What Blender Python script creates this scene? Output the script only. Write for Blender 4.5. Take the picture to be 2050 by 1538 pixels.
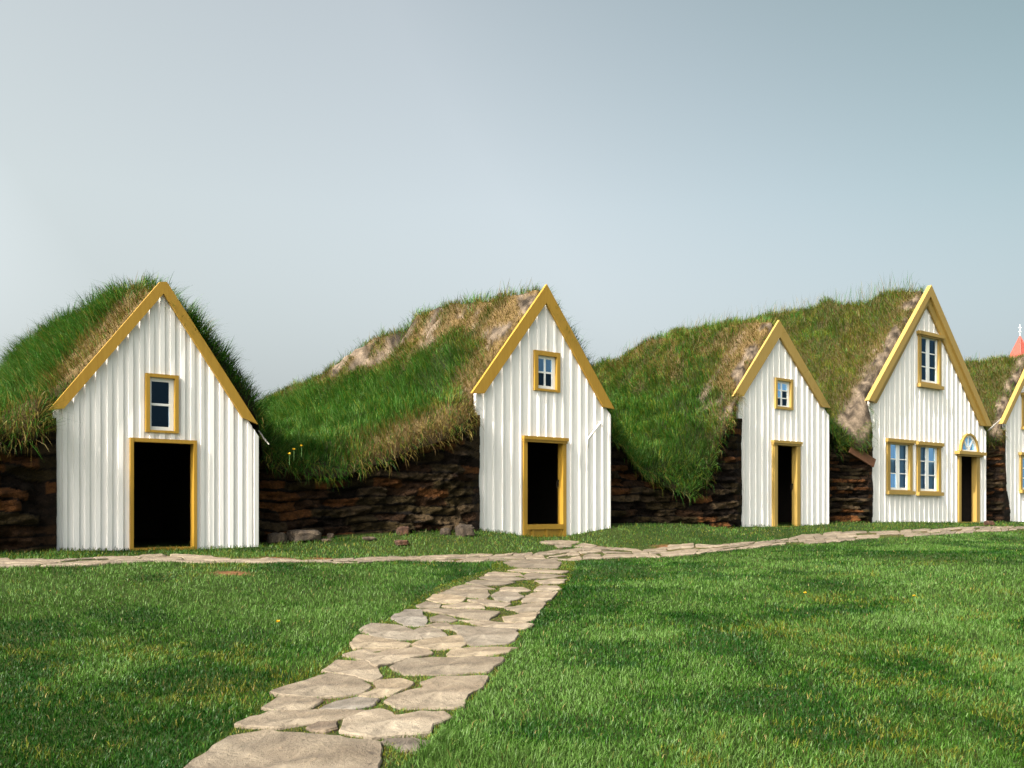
import bpy, math, random
import numpy as np
from math import radians as R, sin, cos, pi
for o in list(bpy.data.objects): bpy.data.objects.remove(o)
SC = bpy.context.scene; COL = SC.collection
rng = np.random.default_rng(7); random.seed(7)

# ------------------------------------------------------------------ camera, sky, sun, exposure
W0, H0, F, YH, CX = 2050., 1538., 1900., 1020., 1025.      # calibration of the photograph
cam = bpy.data.cameras.new('camera'); camo = bpy.data.objects.new('camera', cam); COL.objects.link(camo)
cam.sensor_width = 36; cam.lens = F/W0*36; cam.shift_y = (YH-H0/2)/W0
cam.clip_start = .05; cam.clip_end = 5000
camo.location = (0, 0, 0); camo.rotation_euler = (R(90), 0, 0); SC.camera = camo
AL = R(38); CA, SA = cos(AL), sin(AL)                        # direction of the row of house fronts
DELTA, ELEV = R(7), R(42)
sh = (-CA*cos(DELTA)+SA*sin(DELTA), -SA*cos(DELTA)-CA*sin(DELTA))
SUN = np.array([sh[0]*cos(ELEV), sh[1]*cos(ELEV), sin(ELEV)])
wd = bpy.data.worlds.new('World'); SC.world = wd; wd.use_nodes = True
nt = wd.node_tree; sky = nt.nodes.new('ShaderNodeTexSky'); sky.sky_type = 'NISHITA'; sky.sun_disc = False
sky.sun_elevation = ELEV; sky.sun_rotation = math.atan2(SUN[0], SUN[1])
sky.air_density = 1.0; sky.dust_density = 6.0; sky.ozone_density = 1.0; sky.altitude = 0
hs = nt.nodes.new('ShaderNodeHueSaturation'); hs.inputs['Saturation'].default_value = .34; nt.links.new(sky.outputs[0], hs.inputs['Color'])
tcw = nt.nodes.new('ShaderNodeTexCoord'); dp = nt.nodes.new('ShaderNodeVectorMath'); dp.operation = 'DOT_PRODUCT'   # thinner haze away from the sun
dp.inputs[1].default_value = (-1, -.6, -1); nt.links.new(tcw.outputs['Generated'], dp.inputs[0])
mr = nt.nodes.new('ShaderNodeMapRange'); mr.inputs['From Min'].default_value = -1.35; mr.inputs['From Max'].default_value = .4; nt.links.new(dp.outputs['Value'], mr.inputs['Value'])
mx = nt.nodes.new('ShaderNodeValToRGB'); nt.links.new(mr.outputs[0], mx.inputs[0]); el = mx.color_ramp.elements; el.new(.3); el.new(.6); el.new(.7)
for e_, (p_, c_) in zip(el, ((.0, (.44, .56, .54)), (.13, (.63, .71, .69)), (.27, (.82, .86, .82)), (.56, (.86, .89, .82)), (.9, (1.6, 1.6, 1.5)))): e_.position = p_; e_.color = (*c_, 1)
mu = nt.nodes.new('ShaderNodeMix'); mu.data_type = 'RGBA'; mu.blend_type = 'MULTIPLY'; mu.inputs[0].default_value = 1; nt.links.new(hs.outputs[0], mu.inputs[6]); nt.links.new(mx.outputs[0], mu.inputs[7])
sx = nt.nodes.new('ShaderNodeSeparateXYZ'); nt.links.new(tcw.outputs['Generated'], sx.inputs[0])      # pale haze along the horizon
mh = nt.nodes.new('ShaderNodeMapRange'); mh.inputs['From Min'].default_value = .0; mh.inputs['From Max'].default_value = .30; mh.inputs['To Min'].default_value = .92; mh.inputs['To Max'].default_value = 0
nt.links.new(sx.outputs['Z'], mh.inputs['Value'])
mz = nt.nodes.new('ShaderNodeMix'); mz.data_type = 'RGBA'; nt.links.new(mh.outputs[0], mz.inputs[0]); nt.links.new(mu.outputs[2], mz.inputs[6]); mz.inputs[7].default_value = (1.70, 1.86, 1.97, 1)
nt.links.new(mz.outputs[2], nt.nodes['Background'].inputs[0]); nt.nodes['Background'].inputs[1].default_value = .15
sl = bpy.data.lights.new('sun', 'SUN'); sl.energy = 4.0; sl.angle = R(.53); sl.color = (1, .93, .82)
so = bpy.data.objects.new('sun', sl); COL.objects.link(so)
from mathutils import Vector
so.rotation_euler = Vector(SUN).to_track_quat('Z', 'Y').to_euler(); so.location = (0, 0, 30)
SC.view_settings.view_transform = 'Standard'; SC.view_settings.look = 'None'
SC.view_settings.exposure = 1.05; SC.view_settings.gamma = 1
SC.cycles.use_denoising = True; SC.cycles.denoising_prefilter = 'NONE'; SC.cycles.denoising_input_passes = 'RGB_ALBEDO_NORMAL'; SC.cycles.sample_clamp_indirect = 3; SC.cycles.max_bounces = 6; SC.cycles.diffuse_bounces = 3; SC.cycles.transparent_max_bounces = 8

# ------------------------------------------------------------------ numpy helpers
WP = 4.842*SA+13.2*CA                                         # distance camera - row plane
def world(u, w, z):
    return np.stack([u*CA-(w+WP)*SA, u*SA+(w+WP)*CA, np.broadcast_to(z, np.shape(u))], -1)
def to_row(X, Y): return X*CA+Y*SA, -X*SA+Y*CA-WP
def px(x, y, w=0.):                                           # photo pixel -> (u, z) on the plane w of the row
    dx = (x-CX)/F; t = (WP+w)/(CA-SA*dx)
    return t*(CA*dx+SA), t*(YH-y)/F
def pu(x, w=0.): return px(x, 0, w)[0]
def _h(ix, iy, iz):
    n = (ix.astype(np.int64)*374761393+iy.astype(np.int64)*668265263+iz.astype(np.int64)*2147483647) & 0xffffffff
    n = ((n ^ (n >> 13))*1274126177) & 0xffffffff; n = ((n ^ (n >> 15))*2246822519) & 0xffffffff
    return ((n ^ (n >> 16)) & 0xffff)/65535.
def vnoise(x, y, z=0.):
    x, y, z = np.broadcast_arrays(np.asarray(x, float), np.asarray(y, float), np.asarray(z, float))
    ix, iy, iz = np.floor(x), np.floor(y), np.floor(z); fx, fy, fz = x-ix, y-iy, z-iz
    fx, fy, fz = [f*f*(3-2*f) for f in (fx, fy, fz)]; r = 0
    for a in (0, 1):
        for b in (0, 1):
            for c in (0, 1):
                r = r+_h(ix+a, iy+b, iz+c)*(fx if a else 1-fx)*(fy if b else 1-fy)*(fz if c else 1-fz)
    return r
def fbm(x, y, z=0., o=4):
    r, a, s = 0, .5, 1.
    for k in range(o): r = r+a*vnoise(x*s+17.3*k, y*s-9.1*k, z*s+4.7*k); a *= .5; s *= 2.03
    return r/(1-.5**o)
def sstep(a, b, x): t = np.clip((x-a)/(b-a), 0, 1); return t*t*(3-2*t)
def inpoly(P, poly):
    x, y = P[:, 0], P[:, 1]; r = np.zeros(len(x), bool); n = len(poly)
    m = (x >= poly[:, 0].min()) & (x <= poly[:, 0].max()) & (y >= poly[:, 1].min()) & (y <= poly[:, 1].max())
    xm, ym = x[m], y[m]; c = np.zeros(len(xm), bool); j = n-1
    for i in range(n):
        (xi, yi), (xj, yj) = poly[i], poly[j]
        if yi != yj: c ^= ((yi > ym) != (yj > ym)) & (xm < (xj-xi)*(ym-yi)/(yj-yi)+xi)
        j = i
    r[m] = c; return r

# ground height: thin plate through points measured in the photograph
_cp = []
for x, y, w in [(110,1104,0),(250,1102,0),(517,1095,0),(700,1078,0),(950,1060,0),(1090,1076,0),(1060,1076,0),(1122,1075,0),(1090,1080,-.4),(1220,1057,0),(1400,1052,0),(1570,1054,0),
                (1660,1049,0),(1757,1046,0),(1970,1046,0),(2050,1040,0),(-150,1108,0),
                (0,1121,-1.2),(250,1117,-1.2),(500,1119,-1.3),(800,1117,-1.5),(1000,1108,-1.5),(1300,1100,-1.5),(1550,1080,-1.5),(1800,1064,-1.5),(2050,1056,-1.5),
                (0,1138,-2.),(300,1129,-2.2),(600,1129,-2.4),(1000,1130,-2.6),(1300,1117,-2.6),(1550,1094,-2.6),(1800,1078,-2.6),(2050,1064,-2.6)]:
    u, z = px(x, y, w); _cp.append((u, w, z))
def gpx(x, y, Y): u, w = to_row((x-CX)/F*Y, Y); return (u, w, (YH-y)/F*Y)
for x, y, Y in [(600,1538,4.25),(0,1538,4.25),(2050,1538,4.25),(800,1340,6.2),(1900,1340,6.2),(100,1340,6.2),(1000,1200,9.6),(1800,1200,9.9),(300,1200,9.0),(1900,1110,14.5)]:
    _cp.append(gpx(x, y, Y))
_cp.append((0., -WP, -1.4)); _cp.append((5., -WP-3, -1.5)); _cp.append((-6, -WP+2, -1.4)); _cp.append((9, -12, -1.25))
_cp = np.array(_cp)
def _k(d2): return .5*d2*np.log(d2+1e-9)
_n = len(_cp); _A = np.zeros((_n+3, _n+3)); _d2 = ((_cp[:, None, :2]-_cp[None, :, :2])**2).sum(-1)
_A[:_n, :_n] = _k(_d2)+np.eye(_n)*.25; _A[:_n, _n] = 1; _A[:_n, _n+1:] = _cp[:, :2]; _A[_n:, :_n] = _A[:_n, _n:].T
_c = np.linalg.solve(_A, np.r_[_cp[:, 2], 0, 0, 0])
def ground_uw(u, w):
    u0, w0 = np.asarray(u, float), np.asarray(w, float)
    u, w = np.clip(u0, -2, 27), np.clip(w0, -17, .3); sp = u.shape; u, w = u.ravel(), w.ravel(); r = np.empty(len(u))
    for i in range(0, len(u), 100000):
        a, b = u[i:i+100000], w[i:i+100000]
        d2 = (a[:, None]-_cp[:, 0])**2+(b[:, None]-_cp[:, 1])**2
        r[i:i+100000] = _k(d2)@_c[:_n]+_c[_n]+a*_c[_n+1]+b*_c[_n+2]
    fade = np.exp(-((u0.ravel()-10)**2+(w0.ravel()+5)**2)/900.)
    return (r+fade*(.085*(fbm(u0.ravel()*.8, w0.ravel()*.8, 3.3, 3)-.5)*(1-.6*sstep(-1, 0, w0.ravel())))).reshape(sp)
def ground(X, Y): return ground_uw(*to_row(X, Y))
def gpix(pts):                                                # photo pixels -> world points on the ground
    P = np.array(pts, float); dx, dz = (P[:, 0]-CX)/F, (YH-P[:, 1])/F
    lo, hi = np.full(len(P), 1.2), np.full(len(P), 40.)
    ts = np.linspace(1.2, 40, 400); T = ts[None, :]
    below = (dz[:, None]*T) < ground(dx[:, None]*T, np.broadcast_to(T, (len(P), 400)))
    k = np.argmax(below, 1); hi = ts[k]; lo = ts[np.maximum(k-1, 0)]
    for _ in range(24):
        m = (lo+hi)/2; b = dz*m < ground(dx*m, m); hi = np.where(b, m, hi); lo = np.where(b, lo, m)
    return np.stack([dx*hi, hi], -1)

# ------------------------------------------------------------------ materials
def mat(name):
    m = bpy.data.materials.new(name); m.use_nodes = True
    return m, m.node_tree, m.node_tree.nodes['Principled BSDF']
def N(t, k, **kw):
    n = t.nodes.new(k)
    for a, v in kw.items():
        if a.startswith('i_'): n.inputs[a[2:].replace('_', ' ')].default_value = v
        else: setattr(n, a, v)
    return n
def noise_node(t, scale, detail=5, rough=.6, stretch=None, coord='Object'):
    tc = N(t, 'ShaderNodeTexCoord'); n = N(t, 'ShaderNodeTexNoise'); n.inputs['Scale'].default_value = scale
    n.inputs['Detail'].default_value = detail; n.inputs['Roughness'].default_value = rough
    if stretch:
        mp = N(t, 'ShaderNodeMapping'); mp.inputs['Scale'].default_value = stretch
        t.links.new(tc.outputs[coord], mp.inputs[0]); t.links.new(mp.outputs[0], n.inputs[0])
    else: t.links.new(tc.outputs[coord], n.inputs[0])
    return n.outputs['Fac']
def ramp(t, fac, stops):
    r = N(t, 'ShaderNodeValToRGB'); e = r.color_ramp.elements
    while len(e) < len(stops): e.new(.5)
    for k, (p, c) in enumerate(stops): e[k].position = p; e[k].color = (*c, 1)
    t.links.new(fac, r.inputs[0]); return r.outputs[0]
def mixc(t, a, b, fac, mode='MIX'):
    m = N(t, 'ShaderNodeMix', data_type='RGBA', blend_type=mode)
    for k, v in ((6, a), (7, b), (0, fac)):
        if isinstance(v, (int, float)): m.inputs[k].default_value = v
        elif isinstance(v, tuple): m.inputs[k].default_value = (*v, 1)
        else: t.links.new(v, m.inputs[k])
    return m.outputs[2]
def bump(t, b, h, s, d):
    n = N(t, 'ShaderNodeBump'); n.inputs['Strength'].default_value = s; n.inputs['Distance'].default_value = d
    t.links.new(h, n.inputs['Height']); t.links.new(n.outputs[0], b.inputs['Normal'])
def attr(t, name): return N(t, 'ShaderNodeAttribute', attribute_name=name).outputs['Color']
M = {}
def paint(name, base, dirt, amount, rough=.55):
    m, t, b = mat(name)
    n1 = noise_node(t, 3, 6, .65, (9, 9, .8)); n2 = noise_node(t, 26, 5, .7, (1, 1, .35)); n3 = noise_node(t, 1.3, 3)
    k = ramp(t, n1, [(.42, (0, 0, 0)), (.75, (1, 1, 1))]); k2 = ramp(t, n2, [(.66, (0, 0, 0)), (.78, (1, 1, 1))])
    mu = N(t, 'ShaderNodeMath', operation='MULTIPLY'); t.links.new(k, mu.inputs[0]); mu.inputs[1].default_value = amount
    c = mixc(t, base, dirt, mu.outputs[0])
    mu2 = N(t, 'ShaderNodeMath', operation='MULTIPLY'); t.links.new(k2, mu2.inputs[0]); mu2.inputs[1].default_value = amount*.8
    c = mixc(t, c, tuple(x*.55 for x in dirt), mu2.outputs[0])
    t.links.new(c, b.inputs['Base Color']); b.inputs['Roughness'].default_value = rough
    b.inputs['Specular IOR Level'].default_value = .3
    nb_ = noise_node(t, 9, 3, .5, (5, 5, .5)); bump(t, b, nb_, .12, .006); M[name] = m
paint('white_paint', (.84, .805, .775), (.56, .53, .47), .34)
paint('sash_paint', (.82, .82, .80), (.70, .68, .62), .2, .45)
paint('yellow_paint', (.34, .198, .026), (.27, .145, .016), .75, .5)
paint('pale_yellow_paint', (.335, .222, .06), (.29, .18, .035), .75, .5)
m, t, b = mat('glass'); fr = N(t, 'ShaderNodeFresnel'); fr.inputs[0].default_value = 1.5
tr = N(t, 'ShaderNodeBsdfTransparent'); tr.inputs[0].default_value = (.5, .66, .8, 1)
gl = N(t, 'ShaderNodeBsdfGlossy'); gl.inputs['Roughness'].default_value = .02; gl.inputs['Color'].default_value = (.32, .62, .95, 1)
mx = N(t, 'ShaderNodeMixShader'); t.links.new(fr.outputs[0], mx.inputs[0]); t.links.new(tr.outputs[0], mx.inputs[1]); t.links.new(gl.outputs[0], mx.inputs[2])
t.links.new(mx.outputs[0], t.nodes['Material Output'].inputs[0]); M['glass'] = m
def plain(name, c, rough=.7, metal=0., v=.35, sc=8, stretch=None):
    m, t, b = mat(name); n = noise_node(t, sc, 6, .65, stretch)
    t.links.new(ramp(t, n, [(.25, tuple(x*(1-v) for x in c)), (.75, tuple(min(1, x*(1+v)) for x in c))]), b.inputs['Base Color'])
    b.inputs['Roughness'].default_value = rough; b.inputs['Metallic'].default_value = metal
    bump(t, b, n, .3, .01); M[name] = m
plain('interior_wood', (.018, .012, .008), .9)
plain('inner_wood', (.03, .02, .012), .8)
plain('curtain', (.75, .77, .76), .9, v=.06)
plain('iron', (.02, .018, .016), .45, .6)
plain('grey_wood', (.30, .28, .25), .8, v=.4, sc=6, stretch=(14, 14, 1))
plain('brown_wood', (.12, .05, .022), .8, v=.45, sc=6, stretch=(2, 14, 14))
plain('red_metal', (.30, .062, .042), .5, v=.12)
plain('church_white', (.75, .75, .74), .6, v=.08)
plain('petal', (.75, .48, .01), .6, v=.15); plain('stem_green', (.06, .12, .03), .6)
# stone
def stone(name, stops, sc):
    m, t, b = mat(name); oi = N(t, 'ShaderNodeObjectInfo')
    n = noise_node(t, sc, 8, .68); n2 = noise_node(t, sc*.3, 4, .6); n3 = noise_node(t, sc*2.6, 6, .7)
    c = ramp(t, n, stops); c = mixc(t, c, ramp(t, n2, [(.35, (.62, .56, .50)), (.62, (1, 1, 1))]), .9, 'MULTIPLY')
    c = mixc(t, c, ramp(t, n3, [(.30, (.2, .17, .14)), (.42, (.92, .92, .92)), (.60, (1, 1, 1)), (.72, (1.5, 1.45, 1.35))]), .8, 'MULTIPLY')
    c = mixc(t, c, oi.outputs['Color'], 1., 'MULTIPLY')
    t.links.new(c, b.inputs['Base Color']); b.inputs['Roughness'].default_value = .85
    ad = N(t, 'ShaderNodeMath', operation='ADD'); t.links.new(n, ad.inputs[0]); t.links.new(n3, ad.inputs[1])
    bump(t, b, ad.outputs[0], .8, .03); M[name] = m
stone('flagstone', [(.3, (.105, .088, .066)), (.5, (.185, .155, .118)), (.7, (.25, .215, .165))], 5)
stone('rock', [(.3, (.02, .014, .009)), (.5, (.055, .04, .026)), (.72, (.12, .09, .06))], 7)
# tinted surfaces (hue of the thing itself carried per vertex)
def tinted(name, rough=.95, sc=30, bs=.6, bd=.03, lo=.55):
    m, t, b = mat(name); n = noise_node(t, sc, 8, .72); n2 = noise_node(t, sc*4, 4, .7)
    c = mixc(t, attr(t, 'tint'), ramp(t, n, [(.3, (lo, lo, lo)), (.7, (1.3, 1.3, 1.3))]), 1., 'MULTIPLY')
    t.links.new(c, b.inputs['Base Color']); b.inputs['Roughness'].default_value = rough; b.inputs['Specular IOR Level'].default_value = .15
    bump(t, b, n, bs, bd); M[name] = m
tinted('soil', sc=14, bs=.9, bd=.05); tinted('sod_wall', sc=11, bs=1., bd=.08, lo=.22)
m, t, b = mat('grass_blade'); at = attr(t, 'tint')
df = N(t, 'ShaderNodeBsdfDiffuse'); tl = N(t, 'ShaderNodeBsdfTranslucent'); gs = N(t, 'ShaderNodeBsdfGlossy'); gs.inputs['Roughness'].default_value = .42
gs.inputs['Color'].default_value = (.85, .9, .8, 1)
t.links.new(at, df.inputs[0]); t.links.new(at, tl.inputs[0])
m1 = N(t, 'ShaderNodeMixShader'); m1.inputs[0].default_value = .28; t.links.new(df.outputs[0], m1.inputs[1]); t.links.new(tl.outputs[0], m1.inputs[2])
m2 = N(t, 'ShaderNodeMixShader'); m2.inputs[0].default_value = .012; t.links.new(m1.outputs[0], m2.inputs[1]); t.links.new(gs.outputs[0], m2.inputs[2])
t.links.new(m2.outputs[0], t.nodes['Material Output'].inputs[0]); M['grass_blade'] = m

# ------------------------------------------------------------------ mesh helpers
def link(name, me, parent=None, loc=None):
    o = bpy.data.objects.new(name, me); COL.objects.link(o)
    if parent: o.parent = parent
    if loc is not None: o.location = loc
    return o
def mesh_np(name, V, F_, material, parent=None, tint=None, smooth=False, loc=None):
    me = bpy.data.meshes.new(name); V = np.asarray(V, np.float32)
    loops = np.concatenate([np.asarray(f, np.int32).ravel() for f in F_]); tot = np.concatenate([np.full(len(f), np.asarray(f).shape[1], np.int32) for f in F_])
    me.vertices.add(len(V)); me.vertices.foreach_set('co', V.ravel())
    me.loops.add(len(loops)); me.loops.foreach_set('vertex_index', loops)
    me.polygons.add(len(tot)); st = np.zeros(len(tot), np.int32); st[1:] = np.cumsum(tot)[:-1]
    me.polygons.foreach_set('loop_start', st); me.polygons.foreach_set('loop_total', tot)
    if smooth: me.polygons.foreach_set('use_smooth', np.ones(len(tot), bool))
    me.update(calc_edges=True); me.validate()
    if tint is not None:
        a = me.attributes.new('tint', 'FLOAT_COLOR', 'POINT'); T = np.ones((len(V), 4), np.float32); T[:, :3] = tint; a.data.foreach_set('color', T.ravel())
    me.materials.append(M[material]); return link(name, me, parent, loc)
def grid_faces(nr, nc):
    i = np.arange(nr*nc).reshape(nr, nc); return np.stack([i[:-1, :-1], i[:-1, 1:], i[1:, 1:], i[1:, :-1]], -1).reshape(-1, 4)
class MB:
    def __init__(s): s.v, s.f = [], []
    def poly(s, pts): n = len(s.v); s.v += [tuple(p) for p in pts]; s.f.append(tuple(range(n, n+len(pts))))
    def box(s, x0, x1, y0, y1, z0, z1):
        n = len(s.v); s.v += [(x, y, z) for z in (z0, z1) for x, y in ((x0, y0), (x1, y0), (x1, y1), (x0, y1))]
        s.f += [tuple(n+k for k in q) for q in ((3,2,1,0),(4,5,6,7),(0,1,5,4),(1,2,6,5),(2,3,7,6),(3,0,4,7))]; return s
    def prism(s, pts, y0, y1):                                # polygon in (x, z), extruded in depth
        n, k = len(s.v), len(pts); s.v += [(x, y0, z) for x, z in pts]+[(x, y1, z) for x, z in pts]
        s.f.append(tuple(range(n, n+k))); s.f.append(tuple(range(n+2*k-1, n+k-1, -1)))
        s.f += [(n+(i+1) % k, n+i, n+k+i, n+k+(i+1) % k) for i in range(k)]; return s
    def tube(s, pts, r, n=8):
        pts = [Vector(p) for p in pts]; rs = r if isinstance(r, (list, tuple)) else [r]*len(pts); b = len(s.v)
        for i, p in enumerate(pts):
            d = (pts[min(i+1, len(pts)-1)]-pts[max(i-1, 0)]).normalized(); a = d.orthogonal().normalized(); c = d.cross(a)
            s.v += [tuple(p+(a*cos(2*pi*k/n)+c*sin(2*pi*k/n))*rs[i]) for k in range(n)]
        for i in range(len(pts)-1):
            s.f += [(b+i*n+k, b+i*n+(k+1) % n, b+(i+1)*n+(k+1) % n, b+(i+1)*n+k) for k in range(n)]
        s.f.append(tuple(range(b+n-1, b-1, -1))); s.f.append(tuple(b+(len(pts)-1)*n+k for k in range(n))); return s
    def build(s, name, material, parent=None, loc=None, smooth=False):
        me = bpy.data.meshes.new(name); me.from_pydata(s.v, [], s.f); me.update()
        import bmesh
        bm = bmesh.new(); bm.from_mesh(me); bmesh.ops.recalc_face_normals(bm, faces=bm.faces); bm.to_mesh(me); bm.free()
        if smooth: me.polygons.foreach_set('use_smooth', [True]*len(me.polygons))
        me.materials.append(M[material]); return link(name, me, parent, loc)
def tag(o, label=None, cat=None, group=None, kind=None):
    for k, v in (('label', label), ('category', cat), ('group', group), ('kind', kind)):
        if v: o[k] = v
    return o
def empty(name, loc, rz=0.):
    o = bpy.data.objects.new(name, None); COL.objects.link(o); o.location = loc; o.rotation_euler = (0, 0, rz); o.empty_display_size = .3; return o

def blades(P, UP, L, Wd, LD, lean, tint):
    """P roots, UP growth direction, L length, Wd width, LD lean direction, lean 0..1, tint colour -> one mesh's arrays (5 vertices a blade)"""
    n = len(P); a = rng.uniform(0, 2*pi, n); S = np.stack([np.cos(a), np.sin(a), np.zeros(n)], -1)*(Wd*.5)[:, None]
    mid = P+UP*(L*.55)[:, None]+LD*(L*lean*.28)[:, None]; tip = P+UP*(L*(1-.55*lean**1.5))[:, None]+LD*(L*lean*.95)[:, None]
    V = np.stack([P-S, P+S, mid+S*.8, mid-S*.8, tip], 1).reshape(-1, 3); i = np.arange(n)*5
    return V, [np.stack([i, i+1, i+2, i+3], -1), np.stack([i+3, i+2, i+4], -1)], np.repeat(tint, 5, 0)

# ------------------------------------------------------------------ ground
def axis(lo, hi, step, far):
    a = list(np.arange(lo, hi+1e-6, step)); s = step
    while a[-1] < far: s *= 1.35; a.append(a[-1]+s)
    s = step
    while a[0] > -far: s *= 1.35; a.insert(0, a[0]-s)
    return np.array(a)
gx, gy = axis(-11, 22, .16, 900), axis(-1, 26, .16, 900)
GX, GY = np.meshgrid(gx, gy); GZ = ground(GX, GY)
gt = np.empty(GX.shape+(3,)); q = fbm(GX*1.1, GY*1.1, 8., 4)[..., None]
gt[:] = np.array([.012, .034, .004])*(1-q)+np.array([.034, .046, .007])*q
soilc = gpix([(460, 1148), (1345, 1097), (1190, 1094), (560, 1119), (650, 1120), (1800, 1066)]); soilr = [.28, .38, .25, .35, .3, .3]
def soil_mask(X, Y):
    r = np.zeros(np.shape(X))
    for (a, b), s in zip(soilc, soilr): r = np.maximum(r, 1-sstep(.5, 1.1, np.hypot((X-a)/s, (Y-b)/(s*.8))+.5*(fbm(X*5, Y*5, 1., 3)-.5)))
    return r
sm = soil_mask(GX, GY)[..., None]; gt = gt*(1-sm)+np.array([.16, .07, .03])*sm
o = mesh_np('ground', np.stack([GX, GY, GZ], -1).reshape(-1, 3), [grid_faces(*GX.shape)], 'soil', tint=gt.reshape(-1, 3), smooth=True); o['kind'] = 'structure'

# ------------------------------------------------------------------ houses (measured in photo pixels on the plane of the row of fronts)
def zpx(x, y, w=0.): return px(x, y, w)[1]
HOUSES = [
 dict(wall=(105.5, 517), base=(118, 1107), yel='yellow_paint', nb=20, bw=.068,
   barge=[[(97,822),(128,818),(327.5,588),(327.5,564.5),(320,564.5)], [(516.5,850),(487,837),(327.5,588),(327.5,564.5),(334,564.5)]],
   door=dict(L=259, Rr=392, yt=876.5, oL=265.7, oR=386, oyt=884, yb=1098), label='nearest white board gable house, with a wide open barn doorway and two-pane window'),
 dict(wall=(951.5, 1221.5), base=(951, 1060), yel='yellow_paint', nb=16, bw=.05,
   barge=[[(944.5,787),(969.5,788),(1093.7,606.5),(1094.5,569)], [(1230,819.5),(1208.6,815),(1093.7,606.5),(1094.5,569)]],
   door=dict(L=1045.5, Rr=1130.6, yt=876, oL=1052.6, oR=1124, oyt=883, yb=1050.5, panel=1073, cap=True, leaf=True), label='white board gable house with a bent white pole on its front and a four-pane window'),
 dict(wall=(1477, 1658.5), base=(1480, 1047), yel='pale_yellow_paint', nb=16, bw=.05,
   barge=[[(1467.7,793),(1488,794),(1561.6,674.7),(1559.8,640.8)], [(1662.9,817),(1646.8,815),(1561.6,674.7),(1559.8,640.8)]],
   door=dict(L=1544.6, Rr=1599.5, yt=884, oL=1551.5, oR=1592.6, oyt=891, yb=1054, cap=True, leaf=True), label='narrow white board gable house with a six-pane window above a plain yellow framed door'),
 dict(wall=(1739.5, 1973), base=(1757, 1046), yel='pale_yellow_paint', nb=25, bw=.055,
   barge=[[(1734,802),(1754.7,807.6),(1857,611.4),(1859.8,571.7)], [(1981,853.8),(1965,852.5),(1857,611.4),(1859.8,571.7)]],
   door=dict(L=1916.6, Rr=1958.6, yt=906, oL=1921.4, oR=1952, oyt=911, yb=1045.5, arch=True), label='tall white board gable house with arched fanlight and three large windows'),
 dict(wall=(2007.5, 2123), base=(2040, 1036), yel='pale_yellow_paint', nb=15, bw=.055,
   barge=[[(2002,848.7),(2013,849.4),(2067,734),(2067,708)], [(2131,871),(2119,868),(2067,734),(2067,708)]],
   door=None, label='white board gable house cut off by the right edge of the picture'),
]
WINDOWS = [
 [dict(f=(290.3, 355.8, 747.3, 865.3), s=(298.3, 348.2, 754.8, 861), xs=[(303.7, 339.2)], ys=[(763, 806.6), (811.3, 853.5)])],
 [dict(f=(1067.6, 1118.6, 701, 781.5), s=(1074.6, 1112, 711, 777.5), xs=[(1078.2, 1090.6), (1093.2, 1105.6)], ys=[(717.3, 742.5), (746, 771)])],
 [dict(f=(1550, 1585.2, 756, 818.2), s=(1553.4, 1580.8, 761.5, 813.5), xs=[(1554.8, 1564.4), (1566.6, 1577)], ys=[(766.5, 779.4), (781.4, 794.8), (796.8, 810.5)])],
 [dict(f=(1837, 1881.4, 667, 771), s=(1841.5, 1877, 671.5, 764), xs=[(1843.6, 1855.4), (1861.5, 1874)], ys=[(676.5, 703.5), (705.5, 731.6), (733.6, 759.5)], cap=1),
  dict(f=(1773.8, 1824, 882, 986), s=(1779.4, 1818.6, 886.8, 980.5), xs=[(1781.4, 1795), (1801.7, 1815)], ys=[(890, 917.6), (919.6, 946.4), (948.4, 976)], cap=1, cur=1),
  dict(f=(1834, 1881, 888, 988.5), s=(1839.6, 1876, 892.5, 983), xs=[(1841.4, 1853.8), (1860, 1872.7)], ys=[(895.4, 922), (924, 950), (952, 978.5)], cap=1, cur=1)],
 [dict(f=(2045, 2088, 790, 857), s=(2048, 2085, 795, 853), xs=[(2050, 2064), (2069, 2083)], ys=[(799, 815), (817, 832), (834, 849)], cap=1),
  dict(f=(2040.5, 2070, 909, 984), s=(2044, 2067, 914, 980), xs=[(2045.5, 2054), (2058, 2066)], ys=[(918, 936), (938, 956), (958, 976)], cap=1),
  dict(f=(2078, 2108, 911, 984), s=(2081, 2105, 916, 980), xs=[(2083, 2092), (2095, 2103)], ys=[(920, 937), (939, 957), (959, 976)], cap=1)],
]
WIN_LABEL = {(3, 0): 'upper window without curtains under the gable', (3, 1): 'left of the two curtained windows', (3, 2): 'curtained window nearer the door'}
def cut(lo, hi, holes):                                       # interval minus intervals
    r = [(lo, hi)]
    for a, b in holes:
        r = [s for x, y in r for s in ((x, min(y, a)), (max(x, b), y)) if s[1]-s[0] > 1e-4]
    return r
HINFO = []
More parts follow.
